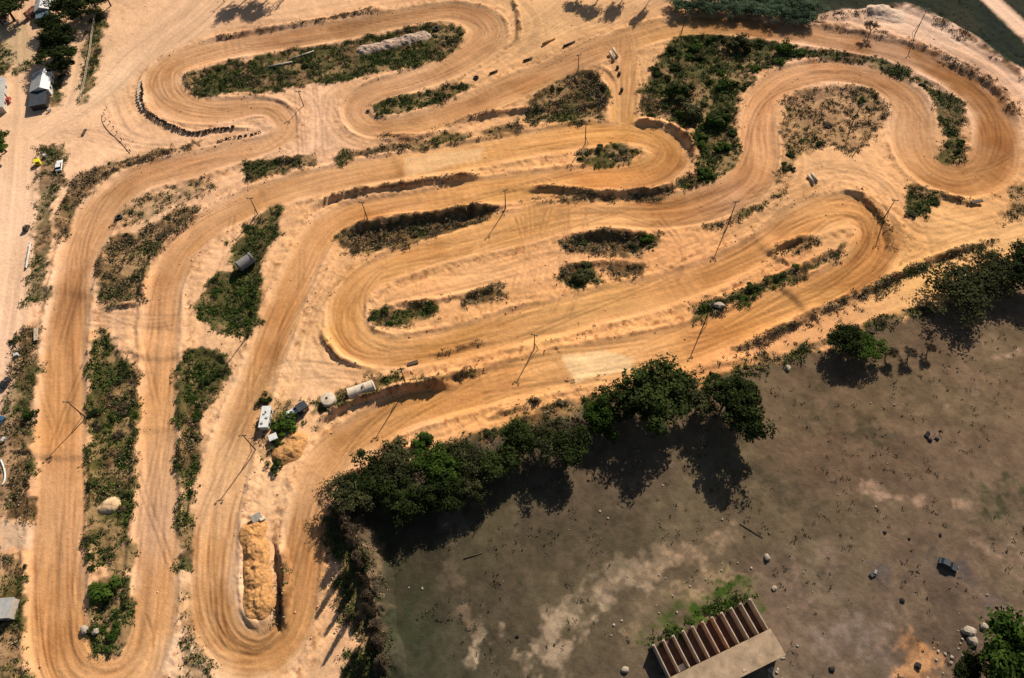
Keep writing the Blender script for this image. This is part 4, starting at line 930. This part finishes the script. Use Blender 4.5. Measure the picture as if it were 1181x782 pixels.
for (px, py, r, m, lb) in [(491,512,3.2,'leafg','bright green round bush above the diagonal tree row'),(456,518,2.6,'leafo','small round bush beside the lane left of the bright green one'),(37,480,1.8,'leafg','bright green bush at the edge of the left straight'),(117,680,3.4,'leafg','large bright green bush below the sandy gap of the left island'),
        (331,491,3.0,'leafg','leafy bush between the white cabin and the grey trailer'),(319,489,1.5,'leafg','small leafy bush against the white cabin'),(303,463,1.8,'leaf','small dark bush above the white cabin'),(745,274,1.9,'leafg','green bush at the right end of the central mound'),(668,318,3.6,'leafo','olive bush below the central mound'),(322,512,1.6,'leaf','low bush below the camp'),(319,540,1.8,'leaf','low bush on the sand below the camp')]:
    bush(px, py, r, m, lb, None, .9)

# ------------------------------------------------------------------ tyres, blocks, stakes
tm = MB().lathe([(.30, -.14), (.42, -.17), (.54, -.13), (.58, 0), (.54, .13), (.42, .17), (.30, .14), (.27, 0), (.30, -.14)], 14).mesh('tyre', M['rubber'], True)
def tyre(px, py, label, group=None, s=1.0, tilt=.2):
    x, y = at(px, py); o = link('tyre', tm); o.location = (x, y, gz(x, y) + .15 * s); o.scale = (s, s, s * 1.2); o.rotation_euler = (random.uniform(-tilt, tilt), random.uniform(-tilt, tilt), random.uniform(0, 6)); return tag(o, label, 'tyre', group)
def along(pl, step):
    P = catmull(wpts(pl), False, .5); d = np.r_[0, np.cumsum(np.hypot(*np.diff(P[:, :2], axis=0).T))]; s = np.arange(0, d[-1], step)
    return np.stack([np.interp(s, d, P[:, 0]), np.interp(s, d, P[:, 1])], 1)
def tyre_row(pl, step, label, group, s=1.0):
    for (x, y) in along(pl, step):
        o = link('tyre', tm); o.location = (x + random.gauss(0, .25), y + random.gauss(0, .2), gz(x, y) + .3); o.scale = (s, s, s * random.uniform(1, 1.9)); o.rotation_euler = (random.gauss(0, .5), random.gauss(0, .5), random.uniform(0, 6)); tag(o, label, 'tyre', group)
tyre_row([(172,131),(188,141),(205,148),(222,154),(245,150),(271,148)], 1.05, 'dark old tyre in the barrier on the outside of the upper left bend', 'tyres lining the upper left bend', .95)
tyre_row([(251,163),(270,159),(290,155),(303,151)], 1.5, 'dark old tyre in the short barrier at the tip of the bend', 'tyres at the tip of the bend', 1.0)
tyre_row([(163,97),(164,112),(165,122),(171,130)], 1.6, 'pale dusty tyre in the barrier on the upper left bend', 'pale tyres on the upper left bend', 1.0)
for (px, py, s, lb) in [(503,33,2.3,'large tractor tyre at the right end of the top island'),(503,41,1.3,'small pale tyre below the large tractor tyre'),(549,90,1.9,'tyre at the right tip of the narrow island'),(137,251,2.2,'large tyre lying on the scrub inside the left bend'),(424,127,1.3,'tyre half buried at the left tip of the narrow island')]: tyre(px, py, lb, None, s)
cbm = MB().box((0, 0, .3), (1.5, .6, .6)).mesh('kerb_block', M['palecon'])
for (x, y) in along([(165,95),(163,105),(164,116),(168,127)], 1.7):
    o = link('kerb_block', cbm); o.location = (x - 1.0, y, gz(x - 1, y) - .05); o.rotation_euler = (0, 0, R(80) + random.gauss(0, .15)); tag(o, 'pale concrete block beside the tyres of the upper left bend', 'concrete block', 'concrete blocks on the upper left bend')
stake = MB().tube((0, 0, -.3), (0, 0, 1.0), .12, .10, 6).box((0, 0, .75), (.55, .12, .35)).mesh('marker_stake', M['wood'])
for (px, py) in [(123,124),(120,131),(122,137),(127,141),(131,147),(135,153),(140,161),(145,168),(150,174)]:
    x, y = at(px, py); o = link('marker_stake', stake); o.location = (x, y, gz(x, y)); o.rotation_euler = (0, 0, random.uniform(0, 3)); tag(o, 'short brown marker stake in the curved line on the open sand', 'stake', 'marker stakes on the open sand')
P = along([(117,133),(118,141),(125,151),(138,163),(150,177)], 1.5); b = MB()
for p, q in zip(P[:-1], P[1:]): b.tube((p[0], p[1], gz(*p) + .12), (q[0], q[1], gz(*q) + .12), .10, .10, 5, False)
tag(b.build('hose', M['wood']), 'thin brown hose lying in a curve along the marker stakes', 'hose')
P = along([(0,530),(4,540),(5,552),(1,562)], 1.0); b = MB()
for p, q in zip(P[:-1], P[1:]): b.tube((p[0], p[1], gz(*p) + .2), (q[0], q[1], gz(*q) + .2), .22, .22, 6, False)
tag(b.build('hose', M['white']), 'bent white hose on the weeds at the left edge', 'hose')

# ------------------------------------------------------------------ posts, planks, logs, drums
def stick(name, p, q, r, mat, label, cat, flat=False, group=None):
    a = at(*p); b_ = at(*q); c = ((a[0] + b_[0]) / 2, (a[1] + b_[1]) / 2); L = math.hypot(b_[0] - a[0], b_[1] - a[1]); rz = math.atan2(b_[1] - a[1], b_[0] - a[0])
    b = MB()
    if flat: b.box((0, 0, 0), (L, r * 3, r))
    else: b.tube((-L / 2, 0, 0), (L / 2, 0, 0), r, r * .8, 9)
    o = b.build(name, M[mat], None, not flat); z = max(gz(*a), gz(*b_), gz(*c)); o.location = (c[0], c[1], z + r * .8); o.rotation_euler = (0, 0, rz); return tag(o, label, cat, group)
stick('concrete_post', (308,77), (337,71), .36, 'palecon', 'long pale concrete post lying on the top island, left one', 'post')
stick('concrete_post', (334,68), (362,58), .30, 'palecon', 'long pale concrete post lying on the top island, nearer the upper lane', 'post')
stick('log', (703,61), (708,71), .55, 'palewood', 'pale log of the pair left of the crossing lane', 'log')
stick('log', (707,58), (712,68), .55, 'palewood', 'pale log of the pair on the side of the crossing lane', 'log')
stick('log', (932,203), (938,212), .5, 'palewood', 'left pale log of the pair below the upper right island', 'log')
stick('log', (936,201), (942,210), .5, 'palewood', 'right pale log of the pair below the upper right island', 'log')
stick('plank', (470,421), (482,417), .35, 'wood', 'dark plank on the sand under the left hairpin', 'plank', True)
stick('plank', (1119,235), (1132,233), .35, 'wood', 'brown plank at the bottom of the right hairpin', 'plank', True)
stick('plank', (95,156), (99,149), .3, 'wood', 'dark plank on the sand near the road fork', 'plank', True)
stick('log', (565,86), (574,82), .4, 'wood', 'short dark log beside the tyre of the narrow island', 'log')
stick('log', (604,71), (614,67), .45, 'wood', 'short dark log on the tyre-marked sand right of the top bend', 'log')
stick('log', (650,54), (663,48), .45, 'wood', 'dark log on the sand left of the crossing lane', 'log')
stick('log', (626,52), (640,44), .5, 'heap', 'earth covered log on the tyre-marked sand', 'log')
stick('plank', (43,380), (43,394), .35, 'palewood', 'pale plank lying on the verge of the left straight', 'plank', True)
stick('log', (556,600), (545,620), .12, 'wood', 'thin fallen branch on the field below the tree row', 'branch')
stick('log', (535,645), (556,638), .14, 'wood', 'thin dark branch lying on the green part of the field', 'branch')
stick('log', (853,604), (880,620), .11, 'wood', 'thin dark branch on the field above the open stalls', 'branch')
dm = MB().lathe([(0, 0), (.38, 0), (.40, .05), (.38, .3), (.40, .33), (.38, .6), (.40, .63), (.38, .92), (.34, .95), (0, .95)], 14)
dme = dm.mesh('drum', M['wood'], True)
for (px, py, lb) in [(712,80,'upper dark drum on the edge of the crossing lane'),(714,86,'second dark drum on the edge of the crossing lane'),(717,104,'lone dark drum half way along the crossing lane'),(618,463,'dark drum on the sand above the diagonal tree row')]:
    x, y = at(px, py); o = link('drum', dme); o.location = (x, y, gz(x, y) - .05); o.scale = (1.5, 1.5, 1.5); tag(o, lb, 'drum')

# ------------------------------------------------------------------ stones, heaps
def rock_mesh(seed, mat, sub=2, rough=.25):
    bm_ = bmesh.new(); bmesh.ops.create_icosphere(bm_, subdivisions=sub, radius=1.0); rs = np.random.default_rng(seed); off = rs.random(3) * 50
    for v_ in bm_.verts:
        n = float(vn(np.array([v_.co.x * 1.6 + off[0] + v_.co.z]), np.array([v_.co.y * 1.6 + off[1] - v_.co.z]), 3)[0]); v_.co *= 1 - rough + 2 * rough * n
    me = bpy.data.meshes.new('stone'); bm_.to_mesh(me); bm_.free(); me.materials.append(M[mat]); return me
RM = [rock_mesh(k, 'stone', 2, .35) for k in range(4)]; RK = rock_mesh(9, 'darkstone', 2, .4)
def stone(px, py, r, label, group=None, mesh=None, name='stone', flat=.7):
    x, y = at(px, py); o = link(name, mesh or random.choice(RM)); o.location = (x, y, gz(x, y) + r * .3); o.scale = (r * random.uniform(.8, 1.2), r * random.uniform(.8, 1.2), r * flat); o.rotation_euler = (0, 0, random.uniform(0, 6)); return tag(o, label, 'stone', group)
for (px, py) in [(692,590),(701,598),(776,687),(717,716),(708,721),(705,733),(757,698),(720,728),(760,707),(781,706),(851,649),(867,655),(833,650),(868,613),(833,599),(814,668),(796,676),(1023,535),(1031,467),(1004,465),(487,679),(472,678),(764,560),(722,573),(1106,708),(1138,686),(893,680),(909,701),(1105,728),(760,663),(832,658),(1151,431),(745,500),(955,536),(920,745),(1010,585),(927,660)]:
    stone(px, py, random.uniform(.14, .28), 'small pale stone lying on the waste field', 'small pale stones on the field')
for (px, py, r, lb) in [(885,643,.85,'large pale boulder on the field above the roof slab'),(893,678,.5,'pale boulder with a dark shadow right of the stalls'),(829,353,1.5,'pale boulder on the green strip crossed by a pole shadow'),(811,473,.9,'pale stone between the tallest tree and the lone green tree'),(908,425,.9,'pale stone at the field edge left of the round green tree'),(721,772,.7,'pale stone at the left end of the stalls'),
    (1117,728,1.2,'large grey stone slab beside the corner tree'),(1134,723,.9,'small pinkish stone against the corner tree'),(1121,738,1.0,'sharp pale stone below the grey slab'),(98,726,1.1,'pinkish boulder at the left side of the island bottom'),(110,728,.8,'smaller pinkish boulder at the left side of the island bottom')]: stone(px, py, r, lb)
for (px, py) in [(1068,503),(1072,508),(1080,507),(1070,500)]: stone(px, py, .55, 'black burnt lump in the fire pit on the field', 'burnt lumps of the fire pit', RK, 'burnt_lump')
for (px, py, r, lb) in [(1020,614,.4,'small black lump on the brown field, left of three'),(1048,622,.35,'small black lump on the brown field, middle of three'),(1084,617,.4,'small black lump on the brown field, right of three'),(1040,692,.5,'black lump below the pale patch in the lower field'),(960,772,.6,'long black lump near the bottom of the field'),(1058,768,.7,'charred lump on the orange patch'),(597,734+0,.4,'tiny black lump near the pale field patch')]: stone(px, py, r, lb, None, RK, 'burnt_lump')
def heap(name, pl, w, h, mat, label, cat, rough=.5, seed=0):
    P = np.array(wpts(pl)); c = P.mean(0); A = P - c; n = 150 if rough > .8 else 80; L = np.abs(A).max() + w * 1.6
    g = np.linspace(-L, L, n); gx, gy = np.meshgrid(g, g); D = np.full(gx.shape, 1e9)
    for a, b_ in zip(A[:-1], A[1:]):
        d = b_ - a; t = np.clip(((gx - a[0]) * d[0] + (gy - a[1]) * d[1]) / (d @ d), 0, 1); D = np.minimum(D, np.hypot(gx - a[0] - t * d[0], gy - a[1] - t * d[1]))
    nz = .4 * fbm(gx + seed * 13, gy, 3.0, 3, seed + 5) + .6 * fbm(gx + seed * 3, gy, 1.3, 4, seed + 6)
    zz = h * np.clip(1 - (D / (w * (.7 + .6 * fbm(gx + seed * 7, gy, 4, 2, seed)))) ** 2, -.3, 1) * (1 - rough + 2 * rough * nz)
    keep = zz > -.15 * h; idx = -np.ones(gx.shape, int); Vv = []
    for a in range(n):
        for b2 in range(n):
            idx[a, b2] = len(Vv); Vv.append((gx[a, b2], gy[a, b2], zz[a, b2] + gz(c[0] + gx[a, b2], c[1] + gy[a, b2]) - gz(*c)))
    F = [(idx[a, b2], idx[a, b2 + 1], idx[a + 1, b2 + 1], idx[a + 1, b2]) for a in range(n - 1) for b2 in range(n - 1) if keep[a:a + 2, b2:b2 + 2].any()]
    me = bpy.data.meshes.new(name); me.from_pydata(Vv, [], F); bm_ = bmesh.new(); bm_.from_mesh(me); bmesh.ops.delete(bm_, geom=[v_ for v_ in bm_.verts if not v_.link_faces], context='VERTS'); bm_.to_mesh(me); bm_.free()
    me.materials.append(M[mat])
    for p in me.polygons: p.use_smooth = True
    o = link(name, me); o.location = (c[0], c[1], gz(*c)); return tag(o, label, cat)
heap('soil_heap', [(293,612),(295,640),(297,675),(298,698)], 3.3, 1.3, 'heap', 'long orange soil heap inside the lower middle bend', 'soil heap', .95, 3)
heap('sand_heap', [(123,582),(127,583)], 2.4, 1.2, 'sandheap', 'small round pale sand heap on the left weedy strip', 'sand heap', .25, 5)
heap('rubble_heap', [(418,56),(440,52),(470,44),(487,41)], 3.4, 1.1, 'pinkrubble', 'long pinkish rubble heap on the top island', 'rubble heap', .95, 7)
heap('soil_heap', [(325,525),(338,520),(342,508)], 3.0, 1.4, 'heap', 'orange soil heap below the leafy bush of the camp', 'soil heap', .6, 9)
heap('sand_heap', [(1012,13),(1030,18)], 4.5, .8, 'palespoil', 'low pale heap on top of the spoil bank', 'sand heap', .4, 11)

# ------------------------------------------------------------------ tanks, pipe, camp
def rot_along(px, py, p, q): return ang(p, q)
t = thing('fallen_tank', 418, 453, 'beige cylindrical tank lying on its side behind the dark bank', 'tank', rz=ang((403,458),(434,447)))
L, r = 7.2, 1.75
mt = Matrix.Translation((0, 0, r * .85)) @ Matrix.Rotation(R(90), 4, 'Y')
MB().lathe([(0, -L / 2 - .25), (r * .6, -L / 2 - .2), (r, -L / 2), (r, L / 2), (r * .6, L / 2 + .2), (0, L / 2 + .25)], 28, mt).build('shell', M['tank'], t, False)
for z in (-L / 2 + .1, -L / 6, L / 6, L / 2 - .1): MB().lathe([(r + .01, z - .09), (r + .07, z - .09), (r + .07, z + .09), (r + .01, z + .09)], 28, mt).build('hoop', M['tank'], t)
MB().tube((.8, 0, r * 1.8), (.8, 0, r * 2.02), .35, .35, 12).build('hatch', M['steel'], t)
t = thing('round_tank', 380, 463, 'short round beige tank standing left of the fallen tank', 'tank')
r = 2.0
MB().lathe([(r, -.2), (r, 1.7), (r * .93, 1.95), (r * .5, 2.1), (0, 2.16)], 28).build('shell', M['tank'], t)
MB().tube((-.3, .1, 2.1), (-.3, .1, 2.3), .32, .30, 12).build('hatch', M['cardark'], t)
MB().lathe([(r + .01, 1.55), (r + .08, 1.55), (r + .08, 1.75), (r + .01, 1.75)], 28).build('hoop', M['tank'], t)
t = thing('concrete_pipe', 284, 304, 'large grey concrete pipe with a black opening in the green hollow', 'pipe', rz=ang((275,310),(294,297)), dz=.4)
L, r = 5.2, 1.7; mt = Matrix.Translation((0, 0, r * .8)) @ Matrix.Rotation(R(90), 4, 'Y')
MB().lathe([(r, -L / 2), (r, L / 2), (r * .84, L / 2), (r * .84, -L / 2), (r, -L / 2)], 28, mt).build('barrel', M['pipe'], t)
MB().lathe([(r + .01, L / 2 - .6), (r * 1.12, L / 2 - .6), (r * 1.12, L / 2 + .02), (r * .85, L / 2 + .02)], 28, mt).build('collar', M['pipe'], t)
def cabin(px, py, rz, l, w, h, roofmat, label, cat, extra=True, base='offwhite', name='cabin', dz=-.15):
    t = thing(name, px, py, label, cat, rz=rz, dz=dz)
    MB().box((0, 0, h / 2), (l, w, h)).build('wall', M[base], t)
    MB().box((0, 0, h + .09), (l + .25, w + .25, .18)).build('roof', M[roofmat], t, bevel=.04)
    for s in (-.3, .3): MB().box((l * s, -w / 2 - .03, h * .58), (.9, .06, .8)).build('window', M['glass'], t)
    d = MB().box((0, -w / 2 - .03, h * .4), (.85, .06, h * .78)).build('door', M['steel'], t)
    if extra:
        for k in range(4): MB().box((random.uniform(-l * .4, l * .4), random.uniform(-w * .3, w * .3), h + .3), (random.uniform(.4, .9), random.uniform(.3, .7), .25), random.uniform(0, 3)).build('roof_clutter', M[random.choice(['offwhite', 'darkroof', 'wood'])], t)
    return t
cabin(308, 484, ang((306,496),(311,468)), 6.2, 2.3, 2.2, 'white', 'white site cabin with cluttered roof left of the leafy bush', 'cabin')
cabin(339, 477, ang((330,482),(346,472)), 3.6, 1.7, 1.6, 'white', 'small white trailer body between bush and dark box', 'trailer', True, 'offwhite', 'trailer')
cabin(350, 472, ang((330,482),(346,472)), 2.6, 2.2, 1.9, 'darkroof', 'dark box body at the end of the small white trailer', 'box body', False, 'cardark', 'box_body')
cabin(316, 506, .4, 2.0, 1.7, 1.2, 'white', 'small pale crate below the leafy bush', 'crate', False, 'offwhite', 'crate')
t = thing('rubble_block', 297, 598, 'tilted grey concrete block above the orange soil heap', 'concrete block', rz=.5)
MB().box((0, 0, .8), (2.6, 2.0, 1.0), rot=Quaternion((1, .3, 0), .5)).build('slab', M['concrete'], t, bevel=.12); MB().box((1.0, -1.0, .4), (1.5, .9, .7), rot=Quaternion((0, 1, .4), .6)).build('broken_piece', M['concrete'], t, bevel=.1)

# ------------------------------------------------------------------ buildings
def gable(t, l, w, h, rise, roofm, roofm2=None, wallm='plaster', chimney=True, ridge=0.0):
    """long axis x; the two slopes may differ; walls, slopes, windows, door"""
    b = MB().box((0, 0, h / 2 - .3), (l, w, h + .6)); b.build('wall', M[wallm], t)
    b = MB()
    for s in (-1, 1): b.poly([(s * l / 2, -w / 2, h), (s * l / 2, w / 2, h), (s * l / 2, ridge * w / 2, h + rise)][::s])
    b.build('gable_end', M[wallm], t)
    o = .45; rd = ridge * w / 2; th = .14
    for k, (yo, mm) in enumerate(((-w / 2, roofm), (w / 2, roofm2 or roofm))):
        sl_ = math.hypot(yo - rd, rise); e = (yo - rd) / sl_ * o, -rise / sl_ * o
        p = [(-l / 2 - o, yo + e[0], h + e[1]), (l / 2 + o, yo + e[0], h + e[1]), (l / 2 + o, rd, h + rise), (-l / 2 - o, rd, h + rise)]
        b = MB(); lo_ = [b.bm.verts.new((x_, y_, z_ + .02)) for x_, y_, z_ in p]; hi_ = [b.bm.verts.new((x_, y_, z_ + .02 + th)) for x_, y_, z_ in p]
        b.bm.faces.new(hi_); b.bm.faces.new(lo_[::-1])
        for q in range(4): b.bm.faces.new((lo_[q], lo_[(q + 1) % 4], hi_[(q + 1) % 4], hi_[q]))
        n_ = int(l / 1.1)
        for q in range(n_ + 1):
            x_ = -l / 2 - o + .1 + (l + 2 * o - .2) * q / n_
            b.tube((x_, yo + e[0], h + e[1] + th + .04), (x_, rd, h + rise + th + .04), .05, .05, 4)
        bmesh.ops.recalc_face_normals(b.bm, faces=b.bm.faces); rf = b.build('roof', M[mm], t)
    if chimney: MB().box((l * .2, rd + .5, h + rise + .3), (.6, .6, 1.4)).build('chimney', M['brick'], rf)
    for s in (-.28, .28):
        wn_ = MB().box((l * s, -w / 2 - .04, h * .55), (1.3, .08, 1.2)).build('window', M['white'], t); MB().box((l * s, -w / 2 - .10, h * .55), (1.1, .04, 1.0)).build('pane', M['glass'], wn_)
    MB().box((0, -w / 2 - .04, 1.05), (1.0, .08, 2.1)).build('door', M['wood'], t)
def lean_to(t, x0, l, w, h0, h1, m):
    b = MB(); p = [(x0, -w / 2, h0), (x0, w / 2, h0), (x0 + l, w / 2, h1), (x0 + l, -w / 2, h1)]
    lo_ = [b.bm.verts.new(q) for q in p]; hi_ = [b.bm.verts.new((q[0], q[1], q[2] + .14)) for q in p]; b.bm.faces.new(hi_); b.bm.faces.new(lo_[::-1])
    for q in range(4): b.bm.faces.new((lo_[q], lo_[(q + 1) % 4], hi_[(q + 1) % 4], hi_[q]))
    bmesh.ops.recalc_face_normals(b.bm, faces=b.bm.faces); b.build('porch_roof', M[m], t)
    MB().box((x0 + l * .5, 0, min(h0, h1) / 2 - .35), (abs(l) * .9, w * .9, min(h0, h1))).build('porch_wall', M['cardark'], t)
a1 = ang((50,112),(55,86))
t = thing('hut', 52, 101, 'white roofed hut with a dark front roof beside the road fork', 'hut', rz=a1); gable(t, 11.0, 6.4, 2.8, 1.4, 'white', 'greyroof', 'white', False, -.35); lean_to(t, -5.6, -8.2, 6.2, 2.7, 2.3, 'darkroof')  # white sunny slope, grey shaded slope: light put into the roof colours
t = thing('house', 55, 10, 'house with white striped roof and a blue grey front at the top edge', 'house', rz=ang((54,18),(57,-4))); gable(t, 13.0, 6.0, 3.0, 1.4, 'white', 'white', 'plaster', True, .1); lean_to(t, -6.6, -4.6, 5.0, 2.9, 2.5, 'blueroof')
t = thing('house', -2, 116, 'long house with pale grey roof cut by the left edge', 'house', rz=ang((0,128),(2,98))); gable(t, 18.0, 7.0, 2.8, 1.3, 'greyroof', 'greyroof', 'plaster', False, 0)
t = thing('shed', 4, 26, 'small shed with rusty roof at the left edge', 'shed', rz=.3); gable(t, 5.0, 4.0, 2.3, .8, 'redroof', None, 'plaster', False)
cabin(39, 18, 1.2, 6.0, 2.6, 2.4, 'redroof', 'brown roofed outbuilding left of the blue fronted house', 'outbuilding', True, 'brick', 'outbuilding')
cabin(3, 704, ang((0,705),(14,704)), 6.6, 4.4, 2.6, 'greyroof', 'flat grey roofed cabin at the lower left edge', 'cabin', False, 'plaster')
# wooden fence by the path
t = thing('wooden_fence', 104, 60, 'yellowish wooden rail fence along the weedy path near the top left', 'fence'); t.location.z = 0; ox, oy, oz = t.location
P = along([(113,8),(109,30),(104,62),(98,95),(92,118)], 3.0)
for p in P: MB().tube((p[0] - ox, p[1] - oy, gz(*p) - .4), (p[0] - ox, p[1] - oy, gz(*p) + 1.5), .20, .17, 6).build('post', M['palewood'], t)
for hgt_ in (.55, 1.25):
    b = MB()
    for p, q in zip(P[:-1], P[1:]): b.tube((p[0] - ox, p[1] - oy, gz(*p) + hgt_), (q[0] - ox, q[1] - oy, gz(*q) + hgt_), .11, .11, 5)
    b.build('rail', M['palewood'], t)
# open stalls with the roof slab
p0 = np.array(at(752.5, 746)); p1 = np.array(at(862, 694)); ux = (p1 - p0) / np.linalg.norm(p1 - p0); uy = np.array([ux[1], -ux[0]]); LB = float(np.linalg.norm(p1 - p0)); DB = 7.1
ra = math.atan2(ux[1], ux[0])
t = thing('open_stalls', 0, 0, 'long roofless building of ten dark stalls with pale partition walls and a tan roof slab', 'building', rz=ra, xy=tuple(p0)); NB = 10; Hs = 3.1
# local: x along the row, y negative towards the slab
MB().box((LB / 2, -DB / 2, .06), (LB, DB, .12)).build('floor', M['dirtfloor'], t)
for k in range(NB + 1):
    x_ = LB * k / NB; hh = Hs + random.uniform(-.25, .1); b = MB().box((x_, -DB / 2 + .1, hh / 2), (.22, DB - .2, hh))
    b.box((x_ - .15, .05, hh * .5), (.6, .3, hh * .98)); b.build('partition_wall', M['wallred' if k in (5, 6) else 'wallpale'], t)
b = MB()
MB().box((LB / 2, -DB - .12, Hs / 2), (LB + .6, .3, Hs)).build('back_wall', M['wallpale'], t)
MB().box((LB / 2, -DB - 2.8, Hs / 2 - .1), (LB - .4, 4.8, Hs - .2)).build('rear_wall', M['plaster'], t)
MB().box((LB / 2, -DB - 2.9, Hs + .16), (LB + .9, 5.9, .3)).build('roof', M['slab'], t, bevel=.05)
MB().box((LB * .14, -DB + .9, .55), (2.2, 1.2, .9)).build('trough', M['offwhite'], t)
MB().box((LB * .62, -DB - 4.9, Hs + .34), (.9, .5, .12)).build('roof_patch', M['wallred'], t)
bushes([(752,738),(800,712),(858,684),(862,690),(805,720),(756,745)], 12, (.7, 1.4), ['leafg', 'leafg', 'leaf'], 'green bush growing along the front of the open stalls', 'bushes before the stalls', .5)
for k in range(14): stone(random.uniform(885, 905), random.uniform(758, 790), random.uniform(.2, .45), 'pale rubble stone behind the roof slab', 'rubble stones by the roof slab')
for k in range(22): stone(random.uniform(1068, 1130), random.uniform(735, 785), random.uniform(.15, .38), 'pale rubble stone around the orange patch in the lower right', 'rubble stones in the lower right')

# ------------------------------------------------------------------ vehicles and small things by the road
def car(px, py, rz, paint, label, L=4.2, W=1.75):
    t = thing('parked_car', px, py, label, 'car', rz=rz); b = MB()
    prof = [(-L / 2, .35), (-L / 2, .75), (-L * .46, .9), (L * .22, .92), (L * .46, .78), (L / 2, .65), (L / 2, .35)]
    for s0, s1 in (((-W / 2), W / 2),):
        A = [b.bm.verts.new((x_, s0, z_)) for x_, z_ in prof]; B = [b.bm.verts.new((x_, s1, z_)) for x_, z_ in prof]; n = len(prof)
        b.bm.faces.new(A); b.bm.faces.new(B[::-1])
        for k in range(n): b.bm.faces.new((A[k], B[k], B[(k + 1) % n], A[(k + 1) % n]))
    bmesh.ops.recalc_face_normals(b.bm, faces=b.bm.faces); b.build('body', M[paint], t, bevel=.07)
    b = MB(); pr = [(-L * .42, .9, .0), (-L * .32, 1.38, .12), (L * .04, 1.42, .12), (L * .2, .92, .0)]
    A = [b.bm.verts.new((x_, -W / 2 + .06 + i_, z_)) for x_, z_, i_ in pr]; B = [b.bm.verts.new((x_, W / 2 - .06 - i_, z_)) for x_, z_, i_ in pr]
    b.bm.faces.new(A); b.bm.faces.new(B[::-1])
    for k in range(4): b.bm.faces.new((A[k], B[k], B[(k + 1) % 4], A[(k + 1) % 4]))
    bmesh.ops.recalc_face_normals(b.bm, faces=b.bm.faces); b.build('window', M['glass'], t)
    MB().box((-L * .14, 0, 1.43), (L * .35, W - .34, .06)).build('roof', M[paint], t)
    for sx_ in (-.31, .31):
        for sy in (-1, 1): MB().tube((L * sx_, sy * (W / 2 - .16), .32), (L * sx_, sy * (W / 2 + .03), .32), .33, .33, 14).build('wheel', M['rubber'], t)
    for sy in (-1, 1): MB().box((L / 2 + .01, sy * W * .34, .62), (.06, .3, .14)).build('headlight', M['offwhite'], t)
    return t
car(69, 192, ang((68,200),(70,183)), 'carwhite', 'white car parked on the grass between road and lane', 5.4, 2.0)
car(8, 443, ang((5,448),(11,438)), 'cardark', 'dark car parked at the edge of the left road', 3.6)
car(0, 488, ang((-2,492),(4,483)), 'blue', 'blue car half cut by the left edge', 3.8)
car(10, 117, ang((10,123),(11,111)), 'red', 'red car beside the long grey roofed house', 3.8)
car(31, 264, ang((29,269),(34,258)), 'wood', 'small brown car at the right edge of the left road', 2.8, 1.4)
car(1092, 652, ang((1082,648),(1102,658)), 'darkroof', 'dark bluish car wreck in the lower right field', 4.2)
t = thing('yellow_booth', 45, 189, 'small bright yellow booth at the edge of the left road', 'booth', rz=.3)
MB().box((0, 0, .85), (1.5, 1.4, 1.7)).build('body', M['yellow'], t, bevel=.08); MB().box((0, 0, 1.78), (2.0, 1.9, .16)).build('roof', M['yellow'], t, bevel=.04); MB().box((0, -.72, 1.1), (.9, .05, .7)).build('window', M['glass'], t)
t = thing('white_barrier', 34, 295, 'long low white barrier board along the left road', 'barrier', rz=ang((31,312),(37,278)))
MB().box((0, 0, .7), (11.0, .12, .7)).build('board', M['white'], t)
for k in range(5): MB().box((-5 + 2.5 * k, .25, .35), (.15, .6, .9)).build('foot', M['wood'], t)
for (px, py, lb) in [(52,180,'small white marker box above the white car'),(21,411,'small white marker box on the left verge'),(5,507,'small white marker box at the left edge below the blue car'),(58,128,'small white marker box in the weeds below the hut'),(77,55,'small white marker box beneath the dark yard tree')]:
    t = thing('marker_box', px, py, lb, 'marker box', rz=random.uniform(0, 3)); MB().box((0, 0, .5), (1.0, .8, 1.0)).build('body', M['white'], t, bevel=.05); MB().box((0, 0, 1.05), (1.15, .95, .1)).build('lid', M['offwhite'], t)
t = thing('grey_cover', 1006, 663, 'small dark grey scrap heap on the field left of the car wreck', 'scrap')
MB().box((0, 0, .3), (1.6, 1.0, .3), .4).build('panel', M['darkroof'], t, bevel=.1); MB().box((.7, .5, .5), (1.0, .6, .3), 1.0).build('bent_sheet', M['steel'], t, bevel=.05)
